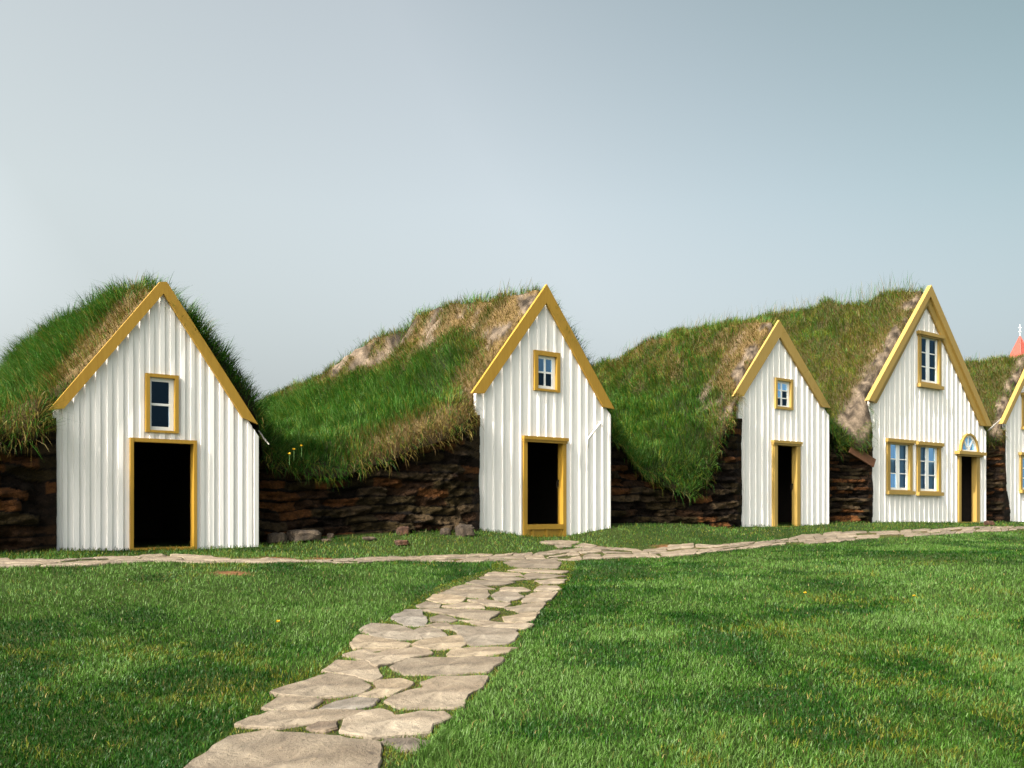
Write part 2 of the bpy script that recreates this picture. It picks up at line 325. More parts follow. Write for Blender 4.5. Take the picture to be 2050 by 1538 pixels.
for hi, H in enumerate(HOUSES):
    ul, ur = pu(H['wall'][0]), pu(H['wall'][1]); u0 = (ul+ur)/2; z0 = zpx(*H['base'])
    root = empty('turf_house', world(np.float64(u0), 0., z0), AL); tag(root, H['label'], 'house', 'white gabled turf houses in a row')
    def L(x, y, w=0.): u, z = px(x, y, w); return u-u0, z-z0
    pb = [[L(x, y, -.075) for x, y in b] for b in H['barge']]
    olow, ilow, iap, oap = pb[0][0], pb[0][1], pb[0][2], pb[0][3]; orl, irl = pb[1][0], pb[1][1]
    apx = (iap[0], (iap[1]+oap[1])/2)                        # board tops run up behind the bargeboards
    ml = ((olow[0]+ilow[0])/2, (olow[1]+ilow[1])/2); mr = ((orl[0]+irl[0])/2, (orl[1]+irl[1])/2)
    def gab(x):
        return apx[1]+(x-apx[0])*((ml[1]-apx[1])/(ml[0]-apx[0]) if x < apx[0] else (mr[1]-apx[1])/(mr[0]-apx[0]))
    xl, xr = ul-u0, ur-u0
    holes, bholes = [], []                                    # for boards, for battens: (x0, x1, z0, z1)
    wins = []
    for W_ in WINDOWS[hi]:
        f, s = W_['f'], W_['s']
        fr = (pu(f[0])-u0, pu(f[1])-u0, zpx(f[0], f[3])-z0, zpx(f[0], f[2])-z0); sr = (pu(s[0])-u0, pu(s[1])-u0, zpx(s[0], s[3])-z0, zpx(s[0], s[2])-z0)
        px_ = [(pu(a)-u0, pu(b)-u0) for a, b in W_['xs']]; pz = [(zpx(W_['xs'][0][0], b)-z0, zpx(W_['xs'][0][0], a)-z0) for a, b in W_['ys']]
        wins.append((W_, fr, sr, px_, pz)); e = .008
        holes.append((sr[0]-e, sr[1]+e, sr[2]-e, sr[3]+e)); bholes.append(fr)
    D = H['door']
    if D:
        dl, dr, dol, dor = [pu(D[k])-u0 for k in ('L', 'Rr', 'oL', 'oR')]; dt, dot, dbt = zpx(D['L'], D['yt'])-z0, zpx(D['L'], D['oyt'])-z0, zpx(D['L'], D['yb'])-z0
        dg = (zpx(D['L'], D['panel'])-z0) if D.get('panel') else dbt-.05
        holes.append((dol-.008, dor+.008, -.3, dot+.008)); bholes.append((dl, dr, -.3, dt))
        if D.get('arch'):
            ac = ((dl+dr)/2); aw = (pu(1958)-pu(1921.7))/2; ah = zpx(1937.8, 870.2)-z0-dt; aw_i = aw*.86; ah_i = ah*.90
            holes.append((ac-aw_i, ac+aw_i, dt-.02, dt+ah_i*.72)); holes.append((ac-aw_i*.66, ac+aw_i*.66, dt-.02, dt+ah_i*.96))
            bholes.append((ac-aw, ac+aw, dt-.02, dt+ah*.72)); bholes.append((ac-aw*.62, ac+aw*.62, dt-.02, dt+ah))
    # boards
    nb, bw = H['nb'], H['bw']; sp = (xr-xl)/nb
    br = sorted(set([xl, xr, apx[0]]+[xl+sp*(k+.5) for k in range(nb)]+[v for h in holes for v in h[:2]]))
    br = [v for v in br if xl-1e-6 <= v <= xr+1e-6]; mb = MB(); T = .045
    for a, b in zip(br[:-1], br[1:]):
        if b-a < 1e-4: continue
        c = (a+b)/2; ga, gb = gab(a), gab(b)
        j = math.floor((c-xl)/sp+.5); r2 = random.Random(hi*100+j); w1 = r2.uniform(-.002, .002); w2 = r2.uniform(-.002, .002)
        for lo, top in cut(-.25, max(ga, gb), [h[2:] for h in holes if h[0] < c < h[1]]):
            ta, tb = (ga, gb) if top > min(ga, gb)-1e-6 and top == max(ga, gb) else (top, top)
            n = len(mb.v); mb.v += [(a, w1, lo), (b, w2, lo), (b, w2, tb), (a, w1, ta), (a, T, lo), (b, T, lo), (b, T, tb), (a, T, ta)]
            mb.f += [tuple(n+k for k in q) for q in ((0,1,2,3),(5,4,7,6),(3,2,6,7),(1,0,4,5),(1,5,6,2),(4,0,3,7))]
    mb.build('front_wall', 'white_paint', root)
    mb = MB()
    for k in range(nb+1):
        x = xl+sp*k; r2 = random.Random(hi*77+k); bw2 = bw*r2.uniform(.9, 1.12); x += r2.uniform(-.006, .006)
        if k in (0, nb): x += (bw2*.5 if k == 0 else -bw2*.5)
        pr = .019*r2.uniform(.8, 1.15); tw = r2.uniform(-.003, .003)
        for lo, top in cut(-.25, gab(x)-.004, [h[2:] for h in bholes if h[0]-bw2/2 < x < h[1]+bw2/2]):
            n = len(mb.v); a, b = x-bw2/2, x+bw2/2; ch = .005; fz = top == gab(x)-.004
            ta, tb = (gab(a)-.004, gab(b)-.004) if fz else (top, top)
            P = [(a, .002), (a, -pr+ch-tw), (a+ch, -pr-tw), (b-ch, -pr+tw), (b, -pr+ch+tw), (b, .002)]
            for zt in (0, 1): mb.v += [(p, q_, lo if zt == 0 else ta+(tb-ta)*(p-a)/(b-a)) for p, q_ in P]
            mb.f += [(n+i, n+i+1, n+i+7, n+i+6) for i in range(5)]+[tuple(n+i for i in (5,4,3,2,1,0)), tuple(n+6+i for i in range(6))]
    mb.build('battens', 'white_paint', root)
    # bargeboards
    for b, s in zip(pb, (-1, 1)):
        o_, i_, ia, oa = b[0], b[1], b[2], b[3]
        if hi == 3 or hi == 4:
            md = lambda p, q, k: (p[0]+(q[0]-p[0])*k, p[1]+(q[1]-p[1])*k)
            ol, oaI = md(o_, i_, .56), md(oa, ia, .56)
            bb = MB().prism([o_, ol, oaI, oa], -.15, -.03).build('bargeboard', H['yel'], root)
            MB().prism([md(o_, i_, .50), i_, ia, md(oa, ia, .50)], -.085, -.028).build('inner_board', H['yel'], bb)
        else:
            pts = [o_, i_, ia, oa]+([b[4]] if len(b) > 4 else []); MB().prism(pts, -.082, -.029).build('bargeboard', H['yel'], root)
    # dark room behind the front
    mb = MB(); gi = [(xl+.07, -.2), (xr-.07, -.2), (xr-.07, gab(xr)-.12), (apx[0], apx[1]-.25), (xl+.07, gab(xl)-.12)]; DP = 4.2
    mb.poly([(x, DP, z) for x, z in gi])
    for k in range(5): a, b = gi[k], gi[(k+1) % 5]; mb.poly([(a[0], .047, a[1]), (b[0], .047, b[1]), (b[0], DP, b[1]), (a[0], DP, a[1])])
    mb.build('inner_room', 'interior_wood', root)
    # windows
    for wi, (W_, fr, sr, pxs, pzs) in enumerate(wins):
        mb = MB(); y0, y1 = -.048, .04
        mb.box(fr[0], sr[0], y0, y1, fr[2], fr[3]).box(sr[1], fr[1], y0, y1, fr[2], fr[3])
        mb.box(sr[0], sr[1], y0+.002, y1, fr[2], sr[2]).box(sr[0], sr[1], y0+.002, y1, sr[3], fr[3])
        if W_.get('cap'):
            ex = .07; mb.box(fr[0]-ex, fr[1]+ex, -.105, 0, fr[3]-.035, fr[3]+.055).box(fr[0]-ex*.5, fr[1]+ex*.5, -.07, 0, fr[3]-.075, fr[3]-.035)
            mb.box(fr[0]-ex*.5, fr[1]+ex*.6, -.11, 0, fr[2]-.05, fr[2]+.045)
        win = mb.build('window', H['yel'], root)
        if (hi, wi) in WIN_LABEL: win['label'] = WIN_LABEL[(hi, wi)]
        xb = [sr[0]]+[v for p in pxs for v in p]+[sr[1]]; zb = sorted([sr[2]]+[v for p in pzs for v in p]+[sr[3]])
        sm_, pm = MB(), MB()
        for i in range(0, len(xb)-1, 2): sm_.box(xb[i], xb[i+1], .012, .046, sr[2], sr[3])
        for a, b in pxs:
            for i in range(0, len(zb)-1, 2): sm_.box(a, b, .016, .044, zb[i], zb[i+1])
            for c, d in pzs: pm.poly([(a, .03, c), (b, .03, c), (b, .03, d), (a, .03, d)])
        sm_.build('sash', 'sash_paint', win); pm.build('pane', 'glass', win)
        if W_.get('cur'):
            a = pxs[0][0]+(pxs[0][1]-pxs[0][0])*.58; b = sr[1]; n = 40; mbv = []
            for k in range(n+1):
                x = a+(b-a)*k/n; mbv.append((x, .10+.018*math.sin(k*1.25)))
            mb = MB()
            for (p, q_), (r_, s_) in zip(mbv[:-1], mbv[1:]): mb.poly([(p, q_, sr[2]+.02), (r_, s_, sr[2]+.02), (r_, s_, sr[3]-.01), (p, q_, sr[3]-.01)])
            mb.build('curtain', 'curtain', win, smooth=True)
    # door
    if D:
        mb = MB(); y0, y1 = -.05, .10
        mb.box(dl, dol, y0, y1, dg-.25, dt).box(dor, dr, y0, y1, dg-.25, dt).box(dol, dor, y0+.003, y1, dot, dt)
        if D.get('cap'):
            mb.box(dl-.02, dr+.025, y0-.04, 0, dt-.03, dt+.03).box(dl-.01, dr+.012, y0-.02, 0, dt-.075, dt-.03)
        if hi == 2: mb.box(dl+.035, dol+.02, y0-.012, y0+.03, dg, dt-.09).box(dor-.02, dr-.035, y0-.012, y0+.03, dg, dt-.09)
        if D.get('arch'): mb.box(dl-.16, dr+.20, y0-.10, 0, dt-.05, dt+.04).box(dl-.06, dr+.08, y0-.06, 0, dt-.1, dt-.05)
        fr_ = mb.build('door_frame', H['yel'], root)
        mb = MB().box(dol, dor, -.055, .30, dbt-.09, dbt); mb.build('threshold', H['yel'], fr_)
        if D.get('panel'):
            mb = MB().box(dol, dor, -.02, .012, dg-.1, dbt-.09); w_ = dor-dol
            for k in (.0, .14, .52, .93): mb.box(dol+w_*k, dol+w_*k+.05, -.04, -.018, dg-.1, dbt-.093)
            mb.build('door_panel', H['yel'], fr_)
        lw = (dor-dol)*.94                                    # leaf swung inwards against the left side wall
        lf = MB().box(dol-.06, dol-.015, .135, .135+lw, dbt+.01, dot-.01)
        for k in (0, 1, 2): lf.box(dol-.017, dol+.004, .16, .135+lw-.02, dbt+.1+k*(dot-dbt)*.38, dbt+.22+k*(dot-dbt)*.38)
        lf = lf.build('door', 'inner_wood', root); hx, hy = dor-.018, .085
        if D.get('arch') or hi == 0: hx, hy = dol+.02, .05+lw
        hz = dbt+(dot-dbt)*.49; mb = MB()
        mb.tube([(hx-.012+.0*k, hy+.028*math.cos(k*pi/5), hz+.06*math.sin(k*pi/5)) for k in range(11)], .009, 6)
        mb.box(hx-.008, hx+.03, hy-.02, hy+.02, hz+.05, hz+.085).build('handle', 'iron', lf if hx < dor-.1 else fr_)
        if D.get('arch'):
            arc = [(math.cos(pi*k/20), math.sin(pi*k/20)) for k in range(21)]
            mb = MB()
            for (c1, s1), (c2, s2) in zip(arc[:-1], arc[1:]):
                q_ = [(ac+aw*c1, dt+.03+ah*s1), (ac+aw*c2, dt+.03+ah*s2), (ac+aw_i*c2, dt+.03+ah_i*s2), (ac+aw_i*c1, dt+.03+ah_i*s1)]; mb.prism(q_, -.07, .03)
            fl = mb.build('fanlight', H['yel'], root)
            mb = MB(); k2 = .84
            for (c1, s1), (c2, s2) in zip(arc[:-1], arc[1:]):
                mb.prism([(ac+aw_i*c1, dt+.03+ah_i*s1), (ac+aw_i*c2, dt+.03+ah_i*s2), (ac+aw_i*k2*c2, dt+.07+ah_i*k2*s2), (ac+aw_i*k2*c1, dt+.07+ah_i*k2*s1)], -.03, .025)
            mb.box(ac-aw_i, ac+aw_i, -.028, .024, dt+.035, dt+.09)
            for ang in (50, 90, 130):
                c, s = cos(R(ang)), sin(R(ang)); d_ = .018; e0 = (ac, dt+.06); e1 = (ac+aw_i*.93*c, dt+.06+ah_i*.93*s); nx, nz = -s*d_, c*d_
                mb.prism([(e0[0]+nx, e0[1]+nz), (e1[0]+nx, e1[1]+nz), (e1[0]-nx, e1[1]-nz), (e0[0]-nx, e0[1]-nz)], -.022, .02)
            mb.build('sash', 'sash_paint', fl)
            mb = MB(); mb.poly([(ac+aw_i*.9*c, .01, dt+.06+ah_i*.9*s) for c, s in arc]); mb.build('pane', 'glass', fl)
    if hi == 1:
        p = [px(1201.4, 845.6, -.05), px(1176.5, 880.5, -.15), px(1175.6, 896, -.15)]; r_ = .026
        mb = MB().tube([(p[0][0]-u0+.015, .0, p[0][1]-z0+.01), (p[0][0]-u0, -.07, p[0][1]-z0), (p[1][0]-u0, -.15, p[1][1]-z0), (p[2][0]-u0, -.15, p[2][1]-z0)], r_, 8)
        mb.build('bent_pole', 'white_paint', root, smooth=True)
    for q_ in pb: pass
    HINFO.append(dict(root=root, ul=ul, ur=ur, u0=u0, z0=z0, ridge=(oap[0]+u0, oap[1]+z0), el=(olow[0]+u0, olow[1]+z0), er=(orl[0]+u0, orl[1]+z0)))

# ------------------------------------------------------------------ turf roofs
# lower edge of the hanging turf (photo pixels) in each gap between the fronts
EDGE = [[(-330,905),(-100,895),(0,888),(60,880),(104,862)],
        [(519,918),(560,930),(620,943),(690,952),(760,928),(850,885),(905,862),(952,850)],
        [(1224,872),(1260,890),(1310,950),(1385,992),(1412,960),(1435,860),(1478,770)],
        [(1660,850),(1690,880),(1718,902),(1741,868)],
        [(1975,880),(1990,885),(2005,872)],
        [(2124,890),(2160,905),(2260,930)]]
EU = [(np.array([pu(x) for x, y in e]), np.array([zpx(x, y) for x, y in e])) for e in EDGE]
GAPS = [(EU[0][0][0], HINFO[0]['ul'])]+[(HINFO[i]['ur'], HINFO[i+1]['ul']) for i in range(4)]+[(HINFO[4]['ur'], EU[5][0][-1])]
def wall_line(u):                                             # front line of the turf walls: set back at the left end, just covering the next front's edge
    u = np.asarray(u, float); r = np.full(u.shape, .07)
    for k, (a, b) in enumerate(GAPS):
        l0 = -.30 if k == 0 else (.45 if k < 3 else .3); l1 = -.09
        m = (u >= a) & (u <= b); t_ = (u-a)/(b-a); r = np.where(m, l0+(l1-l0)*sstep(.35, 1, t_) if k else -.18+(l1+.18)*t_, r)
    return r
PROF = [dict(vl=(-4.2, .35), l2=(-1.5, 1.05), r2=(.62, 1.0), vr=(2.6, .25), bulge=.05, L=(8, 17), th=(.10, .46)),
        dict(vl=(-3.6, .35), l2=(-1.6, 1.22), r2=(.7, 1.25), vr=(2.4, .2), bulge=.02, L=(6.5, 18), th=(.0, .12)),
        dict(vl=(-3.8, .3), l2=(-1.5, 1.25), r2=(.6, 1.45), vr=(1.9, .1), bulge=.045, L=(6, 15), th=(.0, .05)),
        dict(vl=(-2.6, .2), l2=(-1.0, 1.45), r2=(.7, .9), vr=(2., .0), bulge=.0, L=(9, 15), th=(.0, .12)),
        dict(vl=(-2., .3), l2=(-.8, 1.7), r2=(1.5, .6), vr=(3, -.1), bulge=.01, L=(8, 12), th=(.0, .05))]
def roof_f(i, u, w):
    h, p = HINFO[i], PROF[i]; (ru, rz), (lu, lz), (eu, ez) = h['ridge'], h['el'], h['er']
    dl_, dr_ = p['l2'], p['r2']
    xs = [lu+p['vl'][0], lu+dl_[0], lu, ru-.06, ru+.06, ru+(eu-ru)*.45, eu, eu+dr_[0], eu+p['vr'][0]]; zs = [p['vl'][1], dl_[1], lz+p['th'][0], rz-.05, rz-.05, rz+(ez-rz)*.45+p['th'][1]*.75, ez+p['th'][1], dr_[1], p['vr'][1]]
    f = np.interp(u, xs, zs); zb = -.35
    T_ = np.interp(w, [0, 1, 2.5, 4, 6, 8.5, 13], [1, 1.02, 1.03, 1.02, .925, .8, 0]) if i == 2 else (1+p['bulge']*sstep(.1, 2.5, w))*(np.interp(w, [2.5, 5.4, 7.5, 11.6, 15, 18], [1, .95, .885, .77, .6, 0]) if i == 1 else 1-sstep(*p['L'], w))
    return zb+(f-zb)*T_
def mound(u, w): return np.max([roof_f(i, u, w) for i in range(5)], 0)
GRASS = dict(lush=np.array([.026, .088, .008]), pale=np.array([.085, .165, .035]), olive=np.array([.105, .125, .012]), dry=np.array([.155, .115, .030]), rust=np.array([.095, .055, .015]))
nT = 0
for i, h in enumerate(HINFO):
    a0 = GAPS[i][0]+.02 if i == 0 else h['ul']-min(GAPS[i][1]-GAPS[i][0]-.03, 3.2); a1 = h['ur']+min(GAPS[i+1][1]-GAPS[i+1][0]-.03, 3.0)
    us = np.arange(a0, a1+.05, .055); th = np.linspace(0, pi/2, 11); ws = [0.]; s_ = .09
    while ws[-1] < PROF[i]['L'][1]+.3: ws.append(ws[-1]+s_); s_ = min(.32, s_*1.03)
    inside = sstep(h['ul']-.28, h['ul']+.02, us)*(1-sstep(h['ur']-.02, h['ur']+.25, us))
    el_, ez_ = EU[i]; er_, ezr = EU[i+1]
    eg = np.where(us < h['u0'], np.interp(us, el_, ez_), np.interp(us, er_, ezr))
    f_o = np.max([roof_f(j, us, wall_line(us)+.6) for j in range(5) if j != i], 0); hid = sstep(.02, .25, f_o-roof_f(i, us, wall_line(us)+.6))*(1-inside)
    wl = (wall_line(us)+.8*hid)*(1-inside)+.07*inside-.20*(1-inside); setb = .75*(1-inside)+.14*inside
    U_ = np.broadcast_to(us, (len(th)+len(ws)-1, len(us))).copy(); Wm = np.empty_like(U_); Zm = np.empty_like(U_)
    f0 = roof_f(i, us, wl+setb); ed = eg*(1-inside)+(f0-.32)*inside; ed = np.minimum(ed, f0-.05)
    for k, t_ in enumerate(th): Wm[k] = wl+setb*(1-cos(t_)); Zm[k] = ed+(roof_f(i, us, Wm[k])-ed)*sin(t_)
    for k, w_ in enumerate(ws[1:]): Wm[len(th)+k] = wl+setb+w_; Zm[len(th)+k] = roof_f(i, us, Wm[len(th)+k])
    rows = np.arange(len(Wm))[:, None]; edge = sstep(0, 9, rows)
    lump = (fbm(U_*1.0, Wm*1.0, i*9.1, 3)-.5)*.5+(fbm(U_*2.3, Wm*2.3, i*5., 3)-.5)*.36
    amp = edge*np.maximum(1-inside[None, :]*.75, sstep(.3, 1.6, Wm)); Zm = Zm+lump*amp+.06*sstep(.2, 1.2, Wm)
    Wm = Wm+(fbm(U_*2.2, Zm*2.2, 31.+i, 3)-.5)*.28*(1-inside)*(1-sstep(9, 22, rows))
    Zm[0] += ((fbm(us*2.5, 0, 4.+i, 3)-.5)*.12-.05)*(1-inside)
    rd = (U_-h['ridge'][0]); g = fbm(U_*1.3, Wm*1.3, 50.+i, 4); g2 = fbm(U_*4, Wm*4, 60.+i, 3)
    hgt = np.clip((Zm-.4)/(h['ridge'][1]-.4), 0, 1.2); left = (U_ < h['ridge'][0]); gapL = U_ < h['ul']
    lip = 1-sstep(3, 12, rows)
    nearb = (1-sstep(.35, 1.1, Wm+.5*(g-.5)))*left*inside[None, :]
    if i == 0: dry = .9*(1-sstep(.3, 1.3, Wm+.8*(g-.5)))*left*sstep(.35, .55, hgt+.0*g)+.5*lip*gapL+.12*g2; bare = .0*g
    elif i == 1:
        dry = sstep(.62, .84, hgt+.3*(g-.5))*left*(.6+.7*sstep(.35, .6, g2))+.75*lip*gapL*sstep(6.9, 8.2, U_)+.8*nearb
        bare = sstep(.47-.05*sstep(3, 5, Wm), .57-.05*sstep(3, 5, Wm), g2*.55+g*.45)*sstep(.68, .82, hgt)*left*(Wm > .1)+nearb*sstep(.5, .6, g2)*.6
    elif i == 2:
        dry = sstep(.55, .80, hgt+.4*(g-.5))*left*(.22+.5*sstep(.4, .62, g2))+.9*nearb+.7*lip*gapL*sstep(15.6, 16.4, U_)
        bare = sstep(.46, .56, g2*.6+g*.4)*(1-sstep(.3, 1.1, Wm+.8*(g-.5)))*left*sstep(.45, .6, hgt)*(U_ > h['ul']-.4)+sstep(h['ul']-.75, h['ul']-.35, U_+.5*(g2-.5))*(U_ < h['ul']+.15)*sstep(.42, .52, g2)*(1-sstep(.5, 1.2, Wm))
    elif i == 3:
        dry = (.34+.9*(g-.45))*left*sstep(.3, .5, hgt+.2*(g-.5))+.4*nearb; bare = np.maximum(1-sstep(.02, .28, Wm+1.5*(g2-.5)+.5*(g-.5)), (1-sstep(.35, .7, Wm+.6*(g2-.5)))*(1-sstep(.5, .7, hgt)))*left*(U_ > h['ul']-.75)
        dry = np.maximum(dry, .0)
    else: dry = .36+.5*(g-.4); bare = (1-sstep(.0, .3, Wm+.9*(g2-.5)))*left
    dry = np.clip(dry*[.85, .85, .75, .62, .6][i], 0, 1); bare = np.clip(bare, 0, 1)
    Zm = Zm-.10*bare*amp+bare*amp*(np.floor(fbm(U_*3, Wm*3, Zm*3, 4)*6)/6-.45)*.45; t3 = lambda c: np.array(c)
    base = t3([.016, .020, .006])*(1-dry[..., None])+t3([.13, .085, .035])*dry[..., None]
    bc = t3([.125, .095, .068])*(.16+1.2*sstep(.3, .7, fbm(U_*7, Wm*7, Zm*7, 4))[..., None]); base = base*(1-bare[..., None])+bc*bare[..., None]
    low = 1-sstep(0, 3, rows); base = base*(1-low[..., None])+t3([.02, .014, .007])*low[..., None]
    Vw = world(U_.ravel(), Wm.ravel(), Zm.ravel()); z0 = h['z0']
    loc = np.stack([U_.ravel()-h['u0'], Wm.ravel(), Zm.ravel()-z0], -1)
    roof = mesh_np('turf_roof', loc, [grid_faces(*U_.shape)], 'soil', h['root'], tint=base.reshape(-1, 3), smooth=True)
    # grass on it
    Q = grid_faces(*U_.shape); p0, p1, p2, p3 = [loc[Q[:, k]] for k in range(4)]
    nrm = np.cross(p1-p0, p3-p0); ar = np.linalg.norm(nrm, axis=1); nrm = nrm/np.maximum(ar, 1e-9)[:, None]; nrm *= np.sign(nrm[:, 2:3]+1e-6)
    cu, cw, cz = U_.ravel()[Q].mean(1), Wm.ravel()[Q].mean(1), Zm.ravel()[Q].mean(1)
    top = cz > np.max([roof_f(j, cu, cw) for j in range(5) if j != i], 0)-.02
    vis = np.where(cu < h['ridge'][0]+.35, 1., np.where(cw < 1.2, 1.3, .22))*np.where(cw > PROF[i]['L'][1]-1.5, 0., 1.)*top
    dens = (1500 if i < 3 else 1150)*vis*ar
    tot = int(dens.sum()); idx = rng.choice(len(Q), tot, p=dens/dens.sum()); a, b = rng.random(tot), rng.random(tot)
    bil = lambda A: ((A[Q[idx, 0]].T*(1-a)*(1-b)+A[Q[idx, 1]].T*a*(1-b)+A[Q[idx, 2]].T*a*b+A[Q[idx, 3]].T*(1-a)*b).T)
    P = bil(loc); dv = bil(dry.ravel()); bv = bil(bare.ravel()); keep = rng.random(tot) > np.maximum(bv*1.02, np.where(dv > .5, .25, 0))
    lv = bil(np.broadcast_to(lip, U_.shape).ravel()); P, dv, nn, lv = P[keep], dv[keep], nrm[idx][keep], lv[keep]; n = len(P)
    clump = np.clip(fbm(P[:, 0]*4.5, P[:, 1]*4.5, P[:, 2]*4.5+i, 3)*2.6-.8, 0, 1)
    UP = nn*.55+np.array([0, 0, .65])-nn*lv[:, None]*.2; UP[:, 2] -= lv*.35; UP += rng.normal(0, .16, (n, 3)); UP /= np.linalg.norm(UP, axis=1)[:, None]
    ang = 2*pi*fbm(P[:, 0]*2.5, P[:, 1]*2.5, P[:, 2]*2.5+i*3.+2, 2)*2.2+rng.normal(0, .9, n); LD = np.stack([np.cos(ang)*.7+nn[:, 0]*.6, np.sin(ang)*.7-.25, -.25+0*ang], -1)
    lush = 1-dv; Ln = (.07+[.20, .19, .15, .13, .12][i]*lush*(.22+1.25*clump))*rng.uniform(.5, 1.5, n)*np.where(lv > .4, 1.15, 1.)
    prox = np.clip(P[:, 1], 0, .15)/.15; Ln *= .55+.45*np.where((P[:, 0]+h['u0'] > h['ul']) & (P[:, 0]+h['u0'] < h['ur']), prox, 1)
    lean = np.clip(rng.normal(.45, .2, n)+.25*(clump-.5), .05, .95)
    r_ = rng.random(n); gg = fbm(P[:, 0]*1.4, P[:, 1]*1.4, 70.+i, 3)
    col = np.where((r_ < dv)[:, None], np.where((rng.random(n) < .3)[:, None], GRASS['rust'], GRASS['dry']), GRASS['lush'])
    pal = (r_ >= dv) & (rng.random(n) < .12+.9*np.clip(gg-.45, 0, .4)); col = np.where(pal[:, None], GRASS['pale'], col)
    oli = (r_ >= dv) & ~pal & (rng.random(n) < [.12, .18, .30, .6, .55][i]+.4*dv); col = np.where(oli[:, None], GRASS['olive'], col)
    col = col*rng.uniform(.7, 1.3, (n, 1))*(.8+.4*clump[:, None])
    wd_ = rng.uniform(.006, .010, n)*(1.0 if i < 2 else 1.25)
    bl = [blades(P, UP, Ln, wd_, LD, lean, col)]
    for ga_, gb_ in ((us < h['ul']-.02, 1), (us > h['ur']+.02, 1)):   # tufts hanging over the lip
        ui = np.where(ga_)[0]
        if len(ui) == 0: continue
        nh = int(len(ui)*.055*420); ci = rng.choice(ui, nh); ri = rng.integers(0, 5, nh); okc = Zm[ri, ci] > np.max([roof_f(j, U_[ri, ci], Wm[ri, ci]) for j in range(5) if j != i], 0)-.6
        ci, ri = ci[okc], ri[okc]; nh = len(ci)
        Ph = np.stack([U_[ri, ci]-h['u0']+rng.uniform(-.03, .03, nh), Wm[ri, ci]-.01, Zm[ri, ci]-z0+rng.uniform(-.02, .04, nh)], -1)
        UPh = np.stack([rng.normal(0, .3, nh), -.8+rng.normal(0, .2, nh), .1+rng.normal(0, .35, nh)], -1); UPh /= np.linalg.norm(UPh, axis=1)[:, None]
        LDh = np.stack([rng.normal(0, .3, nh), np.full(nh, -.1), np.full(nh, -1.)], -1); dh = dry[ri, ci]
        ch_ = np.where((rng.random(nh) < dh+.12)[:, None], np.where((rng.random(nh) < .4)[:, None], GRASS['rust'], GRASS['dry']), np.where((rng.random(nh) < .3)[:, None], GRASS['olive'], GRASS['lush']))
        bl.append(blades(Ph, UPh, rng.uniform(.06, .30, nh), rng.uniform(.006, .01, nh), LDh, rng.uniform(.4, .95, nh), ch_*rng.uniform(.7, 1.3, (nh, 1))))
    # seed stalks standing out along the ridge
    ns = [160, 110, 200, 800, 150][i]; wq = rng.random(ns)**1.0*(PROF[i]['L'][0]-.5)+.3; uq = h['ridge'][0]+rng.normal(-.12, .22, ns)
    zq = roof_f(i, uq, wq)+.05; Ps = np.stack([uq-h['u0'], wq, zq-z0], -1)
    UPs = np.array([0, 0, 1.])+rng.normal(0, .18, (ns, 3)); UPs /= np.linalg.norm(UPs, axis=1)[:, None]; an = rng.uniform(-.6, 1.2, ns)
    bl.append(blades(Ps, UPs, rng.uniform(.16, .42 if i != 3 else .75, ns), np.full(ns, .008), np.stack([np.cos(an), np.sin(an), 0*an], -1), rng.uniform(.1, .5, ns), np.where((rng.random(ns) < .6)[:, None], GRASS['dry']*.8, GRASS['lush'])))
    off = 0; Vs, F4, F3, Ts = [], [], [], []
    for V, (q4, q3), T_ in bl: Vs.append(V); F4.append(q4+off); F3.append(q3+off); Ts.append(T_); off += len(V)
    gro = mesh_np('roof_grass', np.concatenate(Vs), [np.concatenate(F4), np.concatenate(F3)], 'grass_blade', roof, tint=np.concatenate(Ts)); gro['kind'] = 'stuff'; nT += off//5

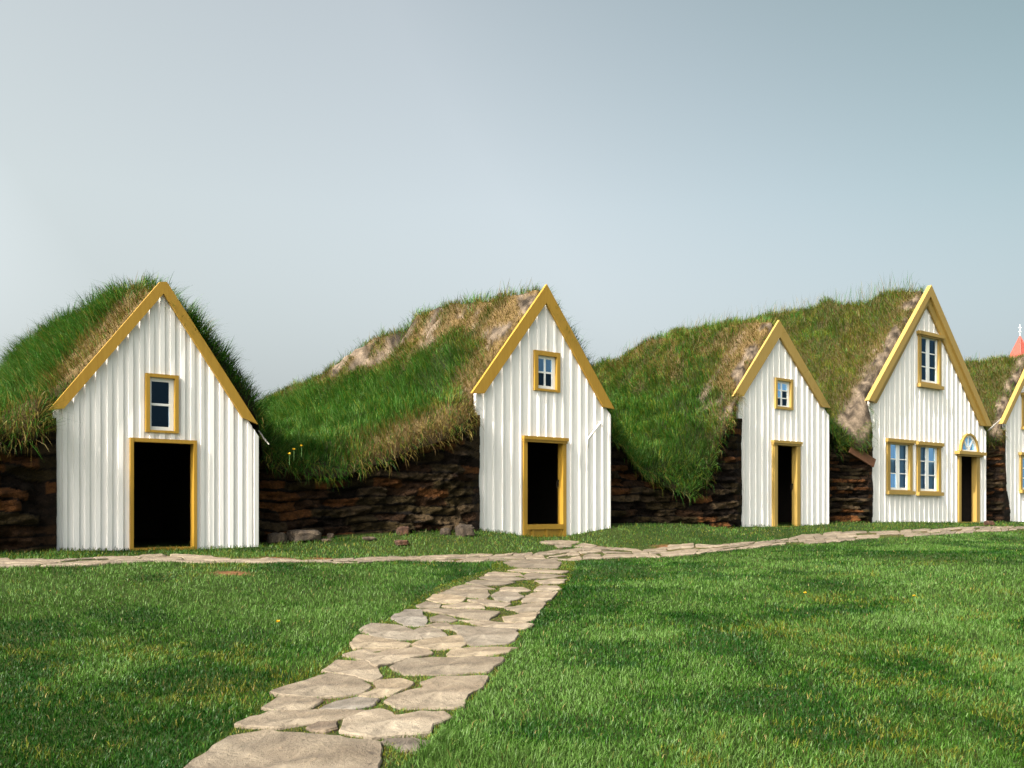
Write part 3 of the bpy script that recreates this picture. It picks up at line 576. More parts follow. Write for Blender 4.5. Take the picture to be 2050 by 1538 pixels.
# ------------------------------------------------------------------ turf walls between the fronts
WALL_LABEL = ['dark sod wall under hanging grass at the left edge of the picture, left of the nearest house',
              'long dark sod and stone wall with rocks at its foot, right of the nearest house',
              'dark sod wall in deep shade left of the narrow six-pane house',
              'narrow brown layered sod wall between the six-pane house and the tall house',
              'narrow layered sod wall between the arched door and the house at the right edge',
              'sod wall beyond the house at the right edge']
SOD = np.array([[.018, .010, .005], [.050, .024, .010], [.16, .062, .018], [.045, .030, .010], [.085, .056, .028]])
for k, (a, b) in enumerate(GAPS):
    if k == 5: continue
    a_, b_ = a-.0, b+(.13 if k != 4 else .3)
    us = np.arange(a_, b_+.02, .03); zb = ground_uw(us, np.full(len(us), -.1))-.12
    et = np.interp(us, *EU[k])+.16; et = np.maximum(et, zb+.3); et = np.where(us > b, np.minimum(et, [9, 2.6, 9, 2.4, 1.5][k] if k else 9), et)
    if k == 2: et = np.minimum(et, np.interp(us, EU[2][0], EU[2][1])*.0+zpx(1470, 838))
    if k == 3: et = np.where(us > b-.15, np.maximum(et, zpx(1742, 858)), et)
    nz = int((et-zb).max()/.022); tt = np.linspace(0, 1, nz)[:, None]
    U_ = np.broadcast_to(us, (nz, len(us))).copy(); Z_ = zb+(et-zb)*tt
    course = Z_/(.09 if k in (3, 4) else .15)+(fbm(U_*.8, Z_*.8, 11.+k, 4)-.5)*2.4; ci = np.floor(course); cf = course-ci
    sx = U_/.50+_h(ci.astype(int), ci.astype(int)*0+k, ci.astype(int)*0)*7; si = np.floor(sx); sf = sx-si; cid = _h(ci.astype(int), si.astype(int), np.full(ci.shape, k))
    prof = (1-(2*cf-1)**4)*.04*(.3+1.2*fbm(U_*2.1, Z_*2.1, 91., 2))+(1-np.abs(2*sf-1)**10)*.02+(cid-.5)*.10+.10*(fbm(U_*2.6, Z_*3.4, 77.+k, 3)-.5)
    rough = (fbm(U_*7, Z_*11, 21.+k, 5)-.5)*.34+(fbm(U_*1.6, Z_*1.6, 5.+k, 3)-.5)*.22
    bat = .10*(1-tt)
    W_ = .05+wall_line(np.clip(us, a, b))[None, :]-prof-rough-bat+.03
    cov = sstep(b-.10, b+.02, us)[None, :]; edge_u = b+.008*(fbm(Z_*5, k*3., 1., 4)-.5)*2.2+.03; U_ = np.where(us[None, :] > b-.02, np.minimum(U_, edge_u), U_)
    if k == 4: U_ = np.where(us[None, :] > b-.02, np.minimum(us[None, :], b+.02+.28*(1-sstep(-.1, .9, Z_))), U_)
    me_ = sstep(b-.30, b-.04, us)[None, :]; W_ = W_*(1-me_)+(-.085+.05*(fbm(Z_*2.2, k*3.+0*Z_, 6., 3)-.5)+.02*(cid-.5))*me_
    tint = SOD[np.clip((cid*5).astype(int), 0, 4)]*(.75+.5*fbm(U_*8, Z_*20, 3., 3)[..., None]); mz = (fbm(U_*.9, Z_*.9, 44.+k, 3)-.35)[..., None]
    tint = tint*(.40+.95*np.clip(mz, 0, 1)); crack = (cf < .12+.5*(fbm(U_*3, Z_*3, 13., 2)-.4))[..., None]; tint = np.where(crack, np.array([.005, .003, .002]), tint)
    # close the back
    U2 = np.pad(U_, 1, mode='edge'); W2 = np.pad(W_, 1, mode='edge'); Z2 = np.pad(Z_, 1, mode='edge'); T2 = np.pad(tint, ((1, 1), (1, 1), (0, 0)), mode='edge')
    for sl_ in ((0, slice(None)), (-1, slice(None)), (slice(None), 0), (slice(None), -1)): W2[sl_] = np.where(U2[sl_] > b-.02, .02, .55)
    uc, zc = (a+b)/2, float(zb.mean()); lo = world(np.float64(uc), .2, zc)
    V = np.stack([U2.ravel()-uc, W2.ravel()-.2, Z2.ravel()-zc], -1)
    o = mesh_np('turf_wall', V, [grid_faces(*U2.shape)], 'sod_wall', tint=T2.reshape(-1, 3), smooth=True, loc=lo); o.rotation_euler = (0, 0, AL)
    tag(o, WALL_LABEL[k], 'turf wall', 'sod walls between the house fronts')

# ------------------------------------------------------------------ path of flagstones
S_, O_ = 2.2778, (360, 1040)
FLAGS = [
 ('largest flagstone, a broad tan slab at the very front of the path', [(40,1134),(130,1070),(230,1005),(400,985),(600,1000),(760,1020),(900,1035),(912,1060),(900,1134),(870,1230),(700,1290),(300,1310),(40,1240),(-20,1180)]),
 ('small dark grey flagstone sunk in grass right of the largest slab', [(940,1030),(960,1018),(1060,1014),(1130,1025),(1080,1062),(1010,1070)]),
 ('rough whitish flagstone with a notched upper edge, behind the small dark grey stone', [(745,975),(770,920),(850,885),(920,872),(960,895),(985,905),(1100,885),(1190,890),(1225,915),(1150,950),(1130,985),(1000,996),(880,1000)]),
 ('small brown stone ringed by grass, left of the rough whitish flagstone', [(590,962),(640,945),(710,945),(700,965),(660,978),(620,975)]),
 ('long narrow tan flagstone tapering right, just behind the largest slab', [(275,945),(330,915),(420,890),(560,882),(700,880),(825,882),(780,905),(690,930),(540,945),(460,962),(330,955)]),
 ('flat oval flagstone at the left path edge, behind the long narrow tan one', [(390,865),(450,830),(560,825),(640,840),(600,866),(560,876),(440,876)]),
 ('bluish grey thin flagstone beside the flat oval one', [(655,875),(720,842),(800,830),(900,832),(880,855),(830,870),(740,876)]),
 ('broad smooth flagstone with a dark spot at its left end, at the left path edge', [(425,800),(560,750),(680,712),(790,725),(860,770),(820,805),(740,818),(600,820),(480,812)]),
 ('ridged flagstone with a torn upper edge, touching the broad smooth one behind', [(655,700),(720,655),(800,660),(850,655),(900,700),(912,722),(880,742),(800,722),(700,708)]),
 ('pale cream flagstone mid path between two broad slabs', [(820,815),(895,785),(900,745),(1000,738),(1060,755),(1010,785),(970,812),(900,822)]),
 ('broad angular flagstone with a black pit, at the right path edge', [(940,835),(1040,795),(1110,780),(1100,760),(1180,732),(1400,730),(1370,780),(1320,810),(1290,860),(1130,870),(1000,865)]),
 ('wide rectangular flagstone spanning the right half, behind the pitted angular one', [(970,680),(1030,650),(1150,642),(1300,642),(1460,642),(1450,665),(1400,705),(1200,715),(1030,715)]),
 ('big flagstone pointed at its left end, left of the wide rectangular one', [(750,625),(830,602),(1000,600),(1090,582),(1150,622),(1060,642),(1000,658),(900,683),(860,660)]),
 ('yellowish elongated flagstone behind the wide rectangular one, at the right', [(1225,620),(1250,602),(1400,592),(1525,592),(1480,615),(1400,630),(1240,634)]),
 ('flagstone with a pale broken rim directly behind the big pointed one', [(780,575),(820,535),(930,550),(1045,574),(1020,592),(900,594),(800,594)]),
 ('yellowish lens shaped flagstone mid path, left of a broad grey slab', [(1060,578),(1130,557),(1270,541),(1308,573),(1280,593),(1180,600),(1100,590)]),
 ('broad grey slab with a slanting left side, at the right edge half way up', [(1270,520),(1240,490),(1400,502),(1530,512),(1535,540),(1490,575),(1330,585),(1292,560)]),
 ('wedge shaped flagstone pointing left, above the lens shaped one', [(1118,490),(1220,479),(1255,510),(1180,502)]),
 ('grey flagstone with a jagged top at the left edge, half way up the path', [(825,515),(870,485),(980,490),(1055,512),(1098,550),(1010,555),(900,545)]),
 ('small grey flagstone between the jagged one and the broad grey slab', [(1062,520),(1110,504),(1190,512),(1210,540),(1130,547),(1080,540)]),
 ('squarish bluish flagstone at the left path edge, above the jagged one', [(965,455),(1030,425),(1100,425),(1125,470),(1110,492),(1030,488)]),
 ('small thin flagstone right of the squarish bluish one', [(1140,460),(1190,445),(1268,465),(1230,475),(1150,473)]),
 ('long flagstone with a step in its front edge, above the small thin one', [(1090,420),(1180,414),(1330,420),(1450,430),(1400,468),(1290,453),(1220,438)]),
 ('long sliver of flagstone above the broad grey slab, at the right', [(1280,466),(1420,476),(1600,486),(1560,505),(1400,498)]),
 ('pale rounded flagstone at the right edge beside a mossy hole', [(1480,450),(1560,437),(1640,432),(1610,464),(1570,476),(1490,473)]),
 ('small flagstone at the left edge above the squarish bluish one', [(1085,400),(1120,378),(1195,395),(1185,410),(1100,413)]),
 ('pale tongue shaped flagstone at the left edge of the upper path', [(1130,370),(1160,350),(1270,356),(1308,370),(1270,388),(1200,388)]),
 ('thin flagstone right of the small left edge one', [(1205,405),(1280,388),(1368,393),(1388,412),(1280,410)]),
 ('thin flagstone right of the pale tongue shaped one', [(1315,375),(1410,373),(1500,390),(1480,406),(1400,400)]),
 ('cracked flagstone above the tongue shaped one', [(1185,345),(1230,327),(1330,330),(1398,327),(1418,353),(1390,368),(1300,358)]),
 ('rounded grey flagstone right of the cracked one', [(1425,355),(1450,337),(1540,341),(1568,360),(1500,380),(1440,373)]),
 ('smooth flagstone at the right edge above the pale rounded one', [(1490,410),(1560,397),(1660,387),(1640,424),(1550,430)]),
 ('wide flagstone at the right edge, next above the smooth one', [(1562,388),(1574,360),(1612,342),(1720,337),(1690,373),(1650,382)]),
 ('narrow flagstone at the left edge above the cracked one', [(1240,321),(1300,303),(1390,311),(1436,323),(1330,326)]),
 ('little flagstone mid path above the rounded grey one', [(1462,330),(1482,314),(1560,317),(1596,330),(1540,336)]),
 ('triangular flagstone at the right edge beside a grass tuft', [(1614,330),(1660,307),(1720,310),(1738,324),(1690,335)]),
 ('narrow tan flagstone at the left edge in the upper path', [(1310,297),(1350,282),(1450,286),(1530,293),(1480,304),(1380,306)]),
 ('flagstone at the right edge, next above the triangular one', [(1622,285),(1700,277),(1760,281),(1740,299),(1660,301)]),
 ('low flagstone left of centre near the junction', [(1370,271),(1420,263),(1530,269),(1596,280),(1500,287),(1420,281)]),
 ('flagstone at the left edge just below the junction', [(1390,259),(1430,246),(1540,249),(1556,261),(1470,266)]),
 ('flagstone at the right edge just below the junction', [(1566,265),(1600,252),(1700,256),(1760,262),(1690,274),(1600,277)]),
 ('thin flagstone spanning the path just below the wide junction slab', [(1500,239),(1540,230),(1680,235),(1770,241),(1740,250),(1600,248)]),
 ('wide junction slab where the path meets the one along the houses', [(1480,200),(1560,190),(1720,195),(1740,205),(1720,228),(1560,226),(1500,215)]),
]
STONES = []
def smooth_poly(P, it=2, keep=.12):
    for _ in range(it): Q = np.roll(P, -1, 0); P = np.stack([P*(1-keep)+Q*keep, P*keep+Q*(1-keep)], 1).reshape(-1, 2)
    return P
def flagstone(P, label, group, seed, th=.020):
    """P outline on the ground (world X, Y)"""
    r0 = np.random.default_rng(seed); n0 = len(P); seg = []
    for i in range(n0):                                       # resample, roughen
        A, B = P[i], P[(i+1) % n0]; m = max(2, int(np.hypot(*(B-A))/.045)); seg.append(A+(B-A)*np.linspace(0, 1, m, endpoint=False)[:, None])
    O = np.concatenate(seg); c = O.mean(0); nrm = np.roll(O, -1, 0)-np.roll(O, 1, 0); nrm = np.stack([nrm[:, 1], -nrm[:, 0]], -1); nrm /= np.linalg.norm(nrm, axis=1)[:, None]+1e-9
    O = O+nrm*((fbm(O[:, 0]*9, O[:, 1]*9, seed*.7, 4)-.5)*.06)[:, None]
    zc = float(ground(c[0], c[1])); tx, ty = r0.normal(0, .008, 2); rings = []
    size = np.sqrt(((O-c)**2).sum(1)).mean(); ins = min(.007/size, .1); O = c+(O-c)*(1+.022/size)
    for s, dz in ((1.0, -.08), (1.0, th*.6), (1-ins, th), (.92, th), (.84, th), (.75, th), (.66, th), (.56, th), (.46, th), (.36, th), (.26, th), (.13, th)):
        q_ = c+(O-c)*s; z = ground(q_[:, 0], q_[:, 1])+dz
        if dz > 0: z = z+((np.floor(fbm(q_[:, 0]*3.2+seed, q_[:, 1]*3.2, seed*1.3, 4)*7)/7-.5)*.018+(fbm(q_[:, 0]*14, q_[:, 1]*14, seed, 4)-.5)*.016)*(.5 if s > .97 else 1)+(q_[:, 0]-c[0])*tx+(q_[:, 1]-c[1])*ty
        rings.append(np.c_[q_-c, z-zc])
    n = len(O); V = np.concatenate(rings+[np.array([[0, 0, rings[-1][:, 2].mean()]])]); i = np.arange(n); j = (i+1) % n
    F4 = np.concatenate([np.stack([k*n+i, k*n+j, (k+1)*n+j, (k+1)*n+i], -1) for k in range(len(rings)-1)]); k = len(rings)-1
    F3 = np.stack([k*n+i, k*n+j, np.full(n, len(V)-1)], -1)
    ccw = (np.roll(O[:, 0], -1)*O[:, 1]-O[:, 0]*np.roll(O[:, 1], -1)).sum() < 0
    if not ccw: F4, F3 = F4[:, ::-1], F3[:, ::-1]
    o = mesh_np('flagstone', V, [F4, F3], 'flagstone', smooth=True, loc=(c[0], c[1], zc)); o.data.set_sharp_from_angle(angle=R(28)); tag(o, label, 'flagstone', group); STONES.append(O)
    v = r0.uniform(.72, 1.15); cc = np.array([1.02, .97, .90])*v
    label = ' '.join(label.split()[:4]) if 'row of path' not in label else ''
    if 'dark' in label: cc = np.array([.52, .50, .50])
    elif 'brown' in label: cc = np.array([.62, .54, .48])
    elif 'blu' in label: cc = np.array([.82, .85, .92])
    elif 'grey' in label: cc = np.array([.88, .87, .86])
    elif 'whitish' in label: cc = np.array([1.18, 1.15, 1.1])
    elif 'pale' in label or 'yellowish' in label: cc = np.array([1.12, 1.05, .92])
    o.color = (*[float(x) for x in cc], 1)
for k, (lab, pts) in enumerate(FLAGS):
    P = gpix([(O_[0]+x/S_, O_[1]+y/S_) for x, y in pts]); flagstone(smooth_poly(P, 1, .05), lab, 'flagstones of the path through the lawn', k+1)
# the cross path along the fronts
BOT = [(-160,1140),(0,1138),(150,1135),(300,1128),(500,1130),(620,1128),(800,1124),(960,1127),(1080,1127),(1200,1121),(1386,1113),(1449,1104),(1573,1092),(1697,1083),(1822,1076),(1946,1068),(2050,1064),(2160,1060)]
TOP = [(-160,1122),(0,1120),(120,1123),(250,1116),(330,1110),(450,1115),(600,1121),(750,1116),(900,1113),(1000,1109),(1080,1106),(1200,1096),(1304,1098),(1366,1089),(1449,1091),(1532,1085),(1610,1070),(1656,1066),(1760,1064),(1905,1057.5),(2050,1053.5),(2160,1050)]
def resample(P, n):
    d = np.r_[0, np.cumsum(np.hypot(*np.diff(P, axis=0).T))]; s = np.linspace(0, d[-1], n); return np.stack([np.interp(s, d, P[:, 0]), np.interp(s, d, P[:, 1])], -1)
bot, top_ = resample(gpix(BOT), 400), resample(gpix(TOP), 400)
lenx = np.hypot(*np.diff((bot+top_)/2, axis=0).T).sum()
def cp(s, t): k = np.clip(np.asarray(s), 0, 1)*399; i = np.minimum(k.astype(int), 398); f = (k-i)[..., None]; A = bot[i]*(1-f)+bot[i+1]*f; B = top_[i]*(1-f)+top_[i+1]*f; return A+(B-A)*np.asarray(t)[..., None]
ZX = [0, 105, 259, 392, 517, 735, 951, 1221, 1477, 1660, 1757, 1973, 2050]; cnt = {}; ROWN = ['front', 'middle', 'back']
ZN = ['the wall outside the left edge', 'the wall at the left edge', 'the nearest boards', 'the barn doorway', 'the boards right of it', 'the long wall, left half', 'the long wall, right half', 'the bent pole', 'the shaded wall', 'the six-pane house', 'the brown wall', 'the tall house', 'the right edge house', 'the right edge']
ORD = 'first second third fourth fifth sixth seventh eighth ninth tenth eleventh twelfth thirteenth fourteenth'.split()
r1 = np.random.default_rng(5); rowsT = [0., .36, .68, 1.]; seed = 200
for rI in range(3):
    s = 0.
    while s < 1:
        ds = r1.uniform(.34, .85)/lenx; e0, e1 = [r1.normal(0, .05) if 0 < q_ < 3 else r1.uniform(0, .06)*(1 if q_ == 0 else -1) for q_ in (rI, rI+1)]; g_ = .004
        t0, t1 = rowsT[rI]+e0+.03, rowsT[rI+1]+e1-.03; sk = r1.normal(0, .05)/lenx*3; gp = .030/lenx
        if r1.random() < .95:
            P = cp(np.array([s+gp, s+ds*.5, s+ds-gp, s+ds-gp+sk*.3, s+ds*.55+sk, s+gp+sk*.3]), np.array([t0+r1.normal(0, .03), t0+r1.normal(0, .03), t0+r1.normal(0, .03), t1+r1.normal(0, .03), t1+r1.normal(0, .03), t1+r1.normal(0, .03)]))
            xc = CX+F*P[:, 0].mean()/P[:, 1].mean(); zi = int(np.searchsorted(ZX, xc)); cnt[(rI, zi)] = cnt.get((rI, zi), 0)+1
            flagstone(smooth_poly(P, 1), f"{ORD[cnt[(rI, zi)]-1]} flagstone from the left, {ROWN[rI]} row of path below {ZN[zi]}", 'flagstones of the path along the houses', seed, .020)
        seed += 1; s += ds
# steps of the four-pane house
for k, (lab, pts) in enumerate([('small flat stone below the door step panel of the house with the bent pole', [(1080,1087),(1120,1083),(1160,1086),(1150,1091),(1100,1092)]),
        ('rounded reddish stone right of the flat stone below the door step panel', [(1112,1093),(1140,1090),(1145,1096),(1120,1099)]),
        ('small worn stone in front of the house with the bent pole, furthest right of three', [(1150,1096),(1165,1089),(1195,1094),(1185,1099)])]):
    flagstone(smooth_poly(gpix(pts), 1), lab, 'stones before the door step', 900+k)
LE = [(300,1600),(360,1545),(470,1455),(540,1405),(640,1345),(715,1275),(785,1235),(835,1200),(870,1178),(950,1150),(995,1130),(1000,1124)]
RI = [(780,1600),(800,1538),(865,1490),(895,1445),(985,1370),(1035,1290),(1065,1240),(1120,1190),(1142,1160),(1150,1138),(1152,1130),(1150,1126),(1150,1122)]
le, ri = resample(gpix(LE), 90), resample(gpix(RI), 90)
tt = np.linspace(0, 1, 14)[None, :, None]; G1 = le[:, None]*(1-tt)+ri[:, None]*tt
tt = np.linspace(0, 1, 10)[None, :, None]; G2 = bot[:, None]*(1-tt)+top_[:, None]*tt
Vp, Fp, Tp, off = [], [], [], 0
for G, dz in ((G1, .004), (G2, .007)):
    X, Y = G[..., 0], G[..., 1]; q_ = fbm(X*3, Y*3, 2.2, 4)[..., None]; ed = np.zeros(X.shape); ed[:, 0] = ed[:, -1] = -.05; ed[0] = ed[-1] = -.05
    Vp.append(np.stack([X, Y, ground(X, Y)+dz+ed], -1).reshape(-1, 3)); Fp.append(grid_faces(*X.shape)+off); off += X.size
    sm2 = np.maximum(sstep(.55, .7, q_[..., 0]), soil_mask(X, Y))[..., None]; Tp.append((np.array([.045, .05, .012])*(1-sm2)+np.array([.10, .06, .03])*sm2).reshape(-1, 3))
o = mesh_np('path', np.concatenate(Vp), [np.concatenate(Fp)], 'soil', tint=np.concatenate(Tp), smooth=True); o['kind'] = 'structure'

# ------------------------------------------------------------------ lawn
def sample_lawn(n, y0, y1, ex):
    t_ = rng.random(n*3); Y = (y0**(1-ex)+t_*(y1**(1-ex)-y0**(1-ex)))**(1/(1-ex)); half = .60*Y+2.4; k = rng.random(n*3) < (half/half.max())**.0
    X = rng.uniform(-1, 1, n*3)*half; keep = rng.random(n*3) < half/(.56*y1+1.1)*1. if False else slice(None)
    return X[:n], Y[:n]
NB = 760000
X, Y = sample_lawn(NB, 3.5, 29, 1.22)
kk = rng.integers(0, len(le)-1, 60000); f_ = rng.random(60000)[:, None]; tq = rng.random(60000)[:, None]      # more in the joints of the path
PJ = (le[kk]*(1-f_)+le[kk+1]*f_)*(1-tq)+(ri[kk]*(1-f_)+ri[kk+1]*f_)*tq; X, Y = np.r_[X, PJ[:, 0]], np.r_[Y, PJ[:, 1]]
u, w = to_row(X, Y); k = (w < .05); X, Y, u, w = X[k], Y[k], u[k], w[k]
P2 = np.c_[X, Y]; bad = np.zeros(len(X), bool)
for O in STONES: bad |= inpoly(P2, O)
pathm = np.zeros(len(X), bool)
for poly in (np.r_[le, ri[::-1]], np.r_[bot, top_[::-1]]): pathm |= inpoly(P2, poly)
sm = soil_mask(X, Y); bad |= rng.random(len(X)) < sm; bad |= pathm & (rng.random(len(X)) < .35)
X, Y, w, u, pathm = [q_[~bad] for q_ in (X, Y, w, u, pathm)]; n = len(X)
big = fbm(X*.55, Y*.55, 1.7, 4); med = fbm(X*1.9+5, Y*1.9, 9.7, 4); fine = fbm(X*7, Y*7, 4.1, 3); yel = fbm(X*.9+31, Y*.9-7, 14.2, 4)
strip = sstep(-1.9, -1.0, w)
scale = (Y/4.5)**.55
Ln = (.018+.030*np.clip(med*.9+big*.6-.3, 0, 1)+.016*fine)*rng.uniform(.55, 1.45, n)*np.where(pathm, .62, 1)*(1+.5*sstep(-.3, -.02, w))*(.85+.15*scale)
for (tx_, ty_), tr_, tf_ in zip(gpix([(985, 1134), (1145, 1185), (830, 1500), (1010, 1500), (15, 1130)]), (.35, .4, .22, .5, .3), (2., 1.5, 1.7, 1.5, 1.8)):
    Ln *= 1+(tf_-1)*(1-sstep(.4, 1, np.hypot(X-tx_, Y-ty_)/tr_))
wd_ = rng.uniform(.0026, .0046, n)*scale*1.15
ang = 2*pi*1.7*fbm(X*.8, Y*.8, 22., 3)+rng.normal(0, 1.5, n); LD = np.stack([np.cos(ang), np.sin(ang), -.15+0*ang], -1)
lean = np.clip(rng.normal(.5, .22, n)+.5*(fbm(X*1.3, Y*1.3, 37., 3)-.5), .03, .98)
UP = np.array([0, 0, 1.])+rng.normal(0, .2, (n, 3)); UP /= np.linalg.norm(UP, axis=1)[:, None]
dark, mid, pale, yl, straw = [np.array(c) for c in ([.008, .042, .003], [.034, .092, .008], [.075, .140, .030], [.11, .12, .012], [.19, .145, .05])]
pp = sstep(.44, .62, .45*big+.4*med+.15*fine)*.8; py = sstep(.56, .72, yel*.65+fine*.35)*.6; py = np.maximum(py*.8, strip*.2); py = np.where(pathm, .45, py)
r_ = rng.random(n); col = np.where((rng.random(n) < .08+.9*sstep(.42, .56, .55*med+.45*big))[:, None], mid, dark)
col = np.where((r_ < pp)[:, None], pale, col); col = np.where((rng.random(n) < py)[:, None], yl, col); col = np.where((rng.random(n) < .012+.05*py)[:, None], straw, col)
col = col*rng.uniform(.72, 1.3, (n, 1))
V, FF, T_ = blades(np.stack([X, Y, ground(X, Y)-.004], -1), UP, Ln, wd_, LD, lean, col)
o = mesh_np('lawn_grass', V, FF, 'grass_blade', tint=T_); tag(o, 'short mown green lawn with yellowish and pale patches', 'grass', kind='stuff')

# ------------------------------------------------------------------ rocks, timber, flowers, church
def rock(pxc, wpx, hpx, label, seed, dep=.8, group='stones at the foot of the sod walls', flat=False, back=0.):
    P = gpix([pxc])[0]; d = P[1]+back; X = (pxc[0]-CX)/F*d; z = float(ground(P[0], P[1])); sx, sz = wpx/F*d/2.2, hpx/F*d*.88
    nu, nv = 28, 16; th_ = np.linspace(0, 2*pi, nu, endpoint=False)[None, :]; ph = np.linspace(-pi/2, pi/2, nv)[:, None]
    pw = lambda v, e: np.sign(v)*np.abs(v)**e
    x = pw(np.cos(ph), .5)*pw(np.cos(th_), .55); y = pw(np.cos(ph), .5)*pw(np.sin(th_), .6); zz = pw(np.sin(ph), .55)*np.ones_like(th_)
    dn = 1+(fbm(x*1.6+seed*3.1, y*1.6, zz*1.6, 4)-.5)*.6+(fbm(x*5+seed*3.1, y*5, zz*5, 3)-.5)*.28; V = np.stack([x*dn*sx, y*dn*sx*dep, (zz*dn*.5+.30)*sz], -1).reshape(-1, 3)
    i = np.arange(nu*nv).reshape(nv, nu); j = np.roll(i, -1, 1); Fq = np.stack([i[:-1], j[:-1], j[1:], i[1:]], -1).reshape(-1, 4)
    o = mesh_np('rock', V, [Fq], 'rock', smooth=True, loc=(X, d, z)); o.data.set_sharp_from_angle(angle=R(32)); o.rotation_euler = (0, 0, AL*.7); tag(o, label, 'rock', group); o.color = (1.25, .72, .5, 1) if 'reddish' in label else ((1.3, 1.25, 1.2, 1) if 'pale' in label else (.9, .85, .8, 1))
rock((610, 1082), 74, 30, 'large grey block with a flat top at the foot of the long sod wall', 1)
rock((553, 1086), 40, 27, 'dark upright stone between the nearest house and the large grey block', 2)
rock((804, 1091), 30, 14, 'reddish rounded stone lying out on the grass below the long sod wall', 3, group='loose stones on the grass')
rock((930, 1072), 40, 30, 'dark block at the foot of the long wall next to the four-pane house', 4)
rock((661, 1077), 14, 13, 'small pale upright stone just right of the large grey block', 5)
rock((739, 1081), 28, 9, 'flat pale stone mid way along the foot of the long wall', 6)
rock((653, 1084), 20, 7, 'little flat stone in the grass below the small pale upright one', 7)
rock((806, 1070), 27, 22, 'squat stone above the reddish rounded one', 8)
rock((892, 1070), 24, 18, 'stone left of the dark block by the four-pane house', 9)
rock((850, 1050), 20, 44, 'tall leaning stone set into the long sod wall', 10, dep=.6, back=.3)
rock((97, 1096), 40, 10, 'flat stone beside the left corner of the nearest house', 11)
rock((28, 1091), 66, 12, 'long flat stone at the left edge under the dark sod wall', 12)
rock((1482, 1052), 18, 12, 'small stone at the left corner of the narrow six-pane house', 13)
rock((1980, 1052), 20, 13, 'reddish stone right of the arched door at the foot of the layered wall', 14)
def beam(p0, p1, w0, w1, wid, thk, label, material='grey_wood', name='timber_beam'):
    a, b = np.array(world(*[np.float64(v) for v in (px(*p0, w0)[0], w0, px(*p0, w0)[1])])), np.array(world(*[np.float64(v) for v in (px(*p1, w1)[0], w1, px(*p1, w1)[1])]))
    c = (a+b)/2; L_ = np.linalg.norm(b-a); mb = MB(); n = 10
    for i in range(n):
        r2 = random.Random(i+int(p0[0])); j = r2.uniform(-.003, .003)
        mb.box(-L_/2+L_*i/n, -L_/2+L_*(i+1)/n, -thk/2+j, thk/2+j, -wid/2+j, wid/2+j)
    o = mb.build(name, material, None, tuple(c)); o.rotation_euler = Vector(b-a).to_track_quat('X', 'Z').to_euler(); tag(o, label, 'beam', 'timbers sticking out of the turf'); return o
beam((66, 890), (110, 846), -.02, .10, .055, .05, 'weathered grey pole leaning from the turf to the left corner of the nearest house')
beam((517, 862), (538, 890), .10, -.05, .016, .016, 'thin grey stick poking from the turf at the right corner of the nearest house')
beam((1702, 898), (1750, 928), .02, -.14, .22, .05, 'broad red brown plank lying slanted on the layered wall left of the tall house', 'brown_wood', 'plank')
beam((1978, 862), (2006, 838), .0, .02, .03, .03, 'thin pale stick between the tall house and the one at the right edge')
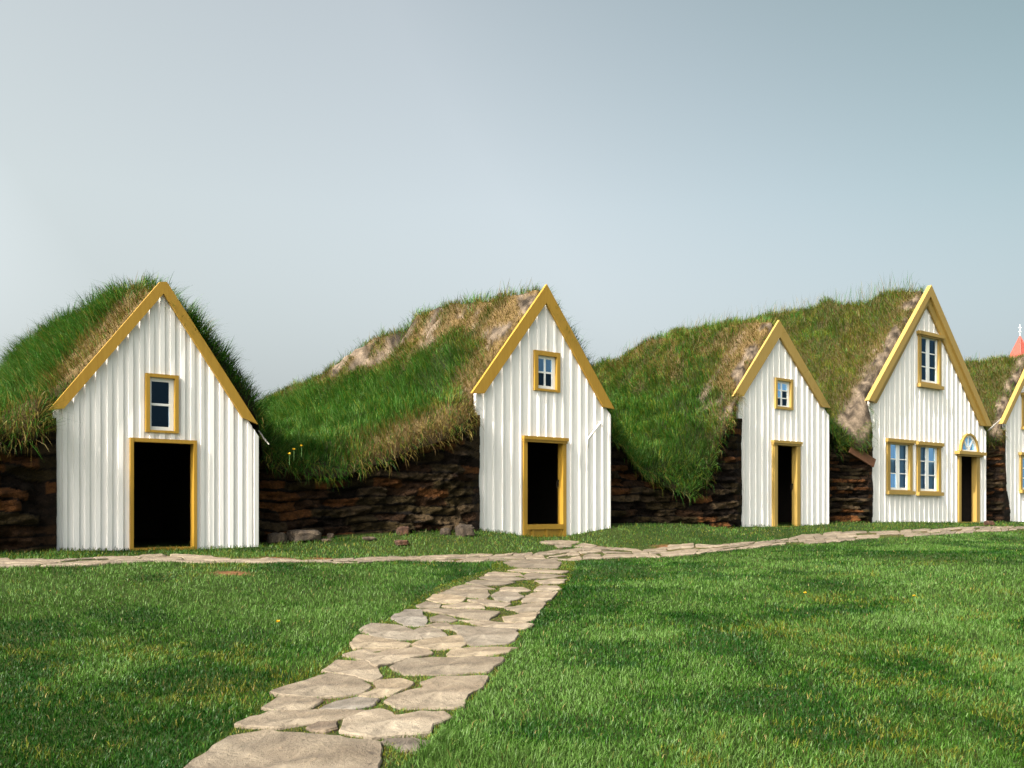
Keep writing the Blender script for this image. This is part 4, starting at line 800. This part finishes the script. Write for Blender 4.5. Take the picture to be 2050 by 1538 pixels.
def flower(p, label, w=None, hgt=.10):
    if w is None: P = gpix([p])[0]; base = np.array([P[0], P[1], float(ground(P[0], P[1]))])
    else:
        ts = np.linspace(10, 30, 800); dx, dz = (p[0]-CX)/F, (YH-p[1])/F; uu, ww = to_row(dx*ts, ts); k = np.argmax((mound(uu, ww)+.12 > dz*ts) & (ww > -.1)); base = np.array([dx*ts[k], ts[k]-.12, dz*ts[k]-hgt])
    r = empty('dandelion', base); tag(r, label, 'flower', 'yellow dandelions'); MB().tube([(0, 0, -.06), (.004, 0, hgt*.5), (0, 0, hgt)], .004, 5).build('stem', 'stem_green', r)
    mb = MB(); rr = random.Random(int(p[0]))
    for k in range(36):
        a = rr.uniform(0, 2*pi); l = rr.uniform(.018, .036)*(1 if hgt > .08 else .6); e = rr.uniform(.1, 1.2); c, s = cos(a), sin(a)
        t_ = (c*l*cos(e), s*l*cos(e), hgt+l*sin(e)); mb.poly([(-s*.004, c*.004, hgt), (s*.004, -c*.004, hgt), (t_[0]+s*.005, t_[1]-c*.005, t_[2]), (t_[0]-s*.005, t_[1]+c*.005, t_[2])])
    mb.build('flower_head', 'petal', r)
flower((592, 902), 'largest yellow dandelion in the shaded grass right of the nearest house', 1)
flower((607, 895), 'dandelion just above and right of the largest one in the shaded grass', 1)
flower((660, 820), 'left one of two dandelions high on the sunlit green hump', 1)
flower((679, 826), 'right one of two dandelions high on the sunlit green hump', 1)
flower((583, 911), 'small dandelion below and left of the largest one in the shaded grass', 1)
flower((1612, 1198), 'dandelion in the lawn below the narrow six-pane house', hgt=.05)
flower((557, 1258), 'dandelion in the lawn left of the path', hgt=.05)
flower((1830, 1204), 'dandelion in the lawn at the right, below the tall house', hgt=.05)
ch = empty('church', ((2042-CX)/F*60, 60., -1.), R(20)); tag(ch, 'distant church tower with a red pointed roof and white cross behind the turf roofs', 'church')
zt = (YH-672)/F*60+1.
MB().box(-1.25, 1.25, -1.25, 1.25, 0, zt-4.1).build('tower', 'church_white', ch)
MB().box(-2.8, 2.8, 1.25, 11, 0, 3.6).build('nave', 'church_white', ch)
mb = MB(); mb.prism([(-3.1, 3.6), (3.1, 3.6), (0, 6.4)], 1.26, 11.2); mb.build('nave_roof', 'red_metal', ch)
mb = MB(); hw = 1.35; ring = [(-hw, -hw), (hw, -hw), (hw, hw), (-hw, hw)]
for k in range(4): a, b = ring[k], ring[(k+1) % 4]; mb.poly([(a[0], a[1], zt-4.1), (b[0], b[1], zt-4.1), (0, 0, zt)])
for a, b in ring:
    mb.tube([(a, b, zt-4.1), (0, 0, zt)], .03, 5)
mb.poly([(x, y, zt-4.1) for x, y in ring]); mb.build('spire', 'red_metal', ch)
MB().tube([(0, 0, zt-.1), (0, 0, zt+.25), (0, 0, zt+.72)], [.035, .018, .012], 8).box(-.13, .13, -.015, .015, zt+.48, zt+.52).box(-.06, .06, -.06, .06, zt+.22, zt+.28).build('cross', 'church_white', ch)
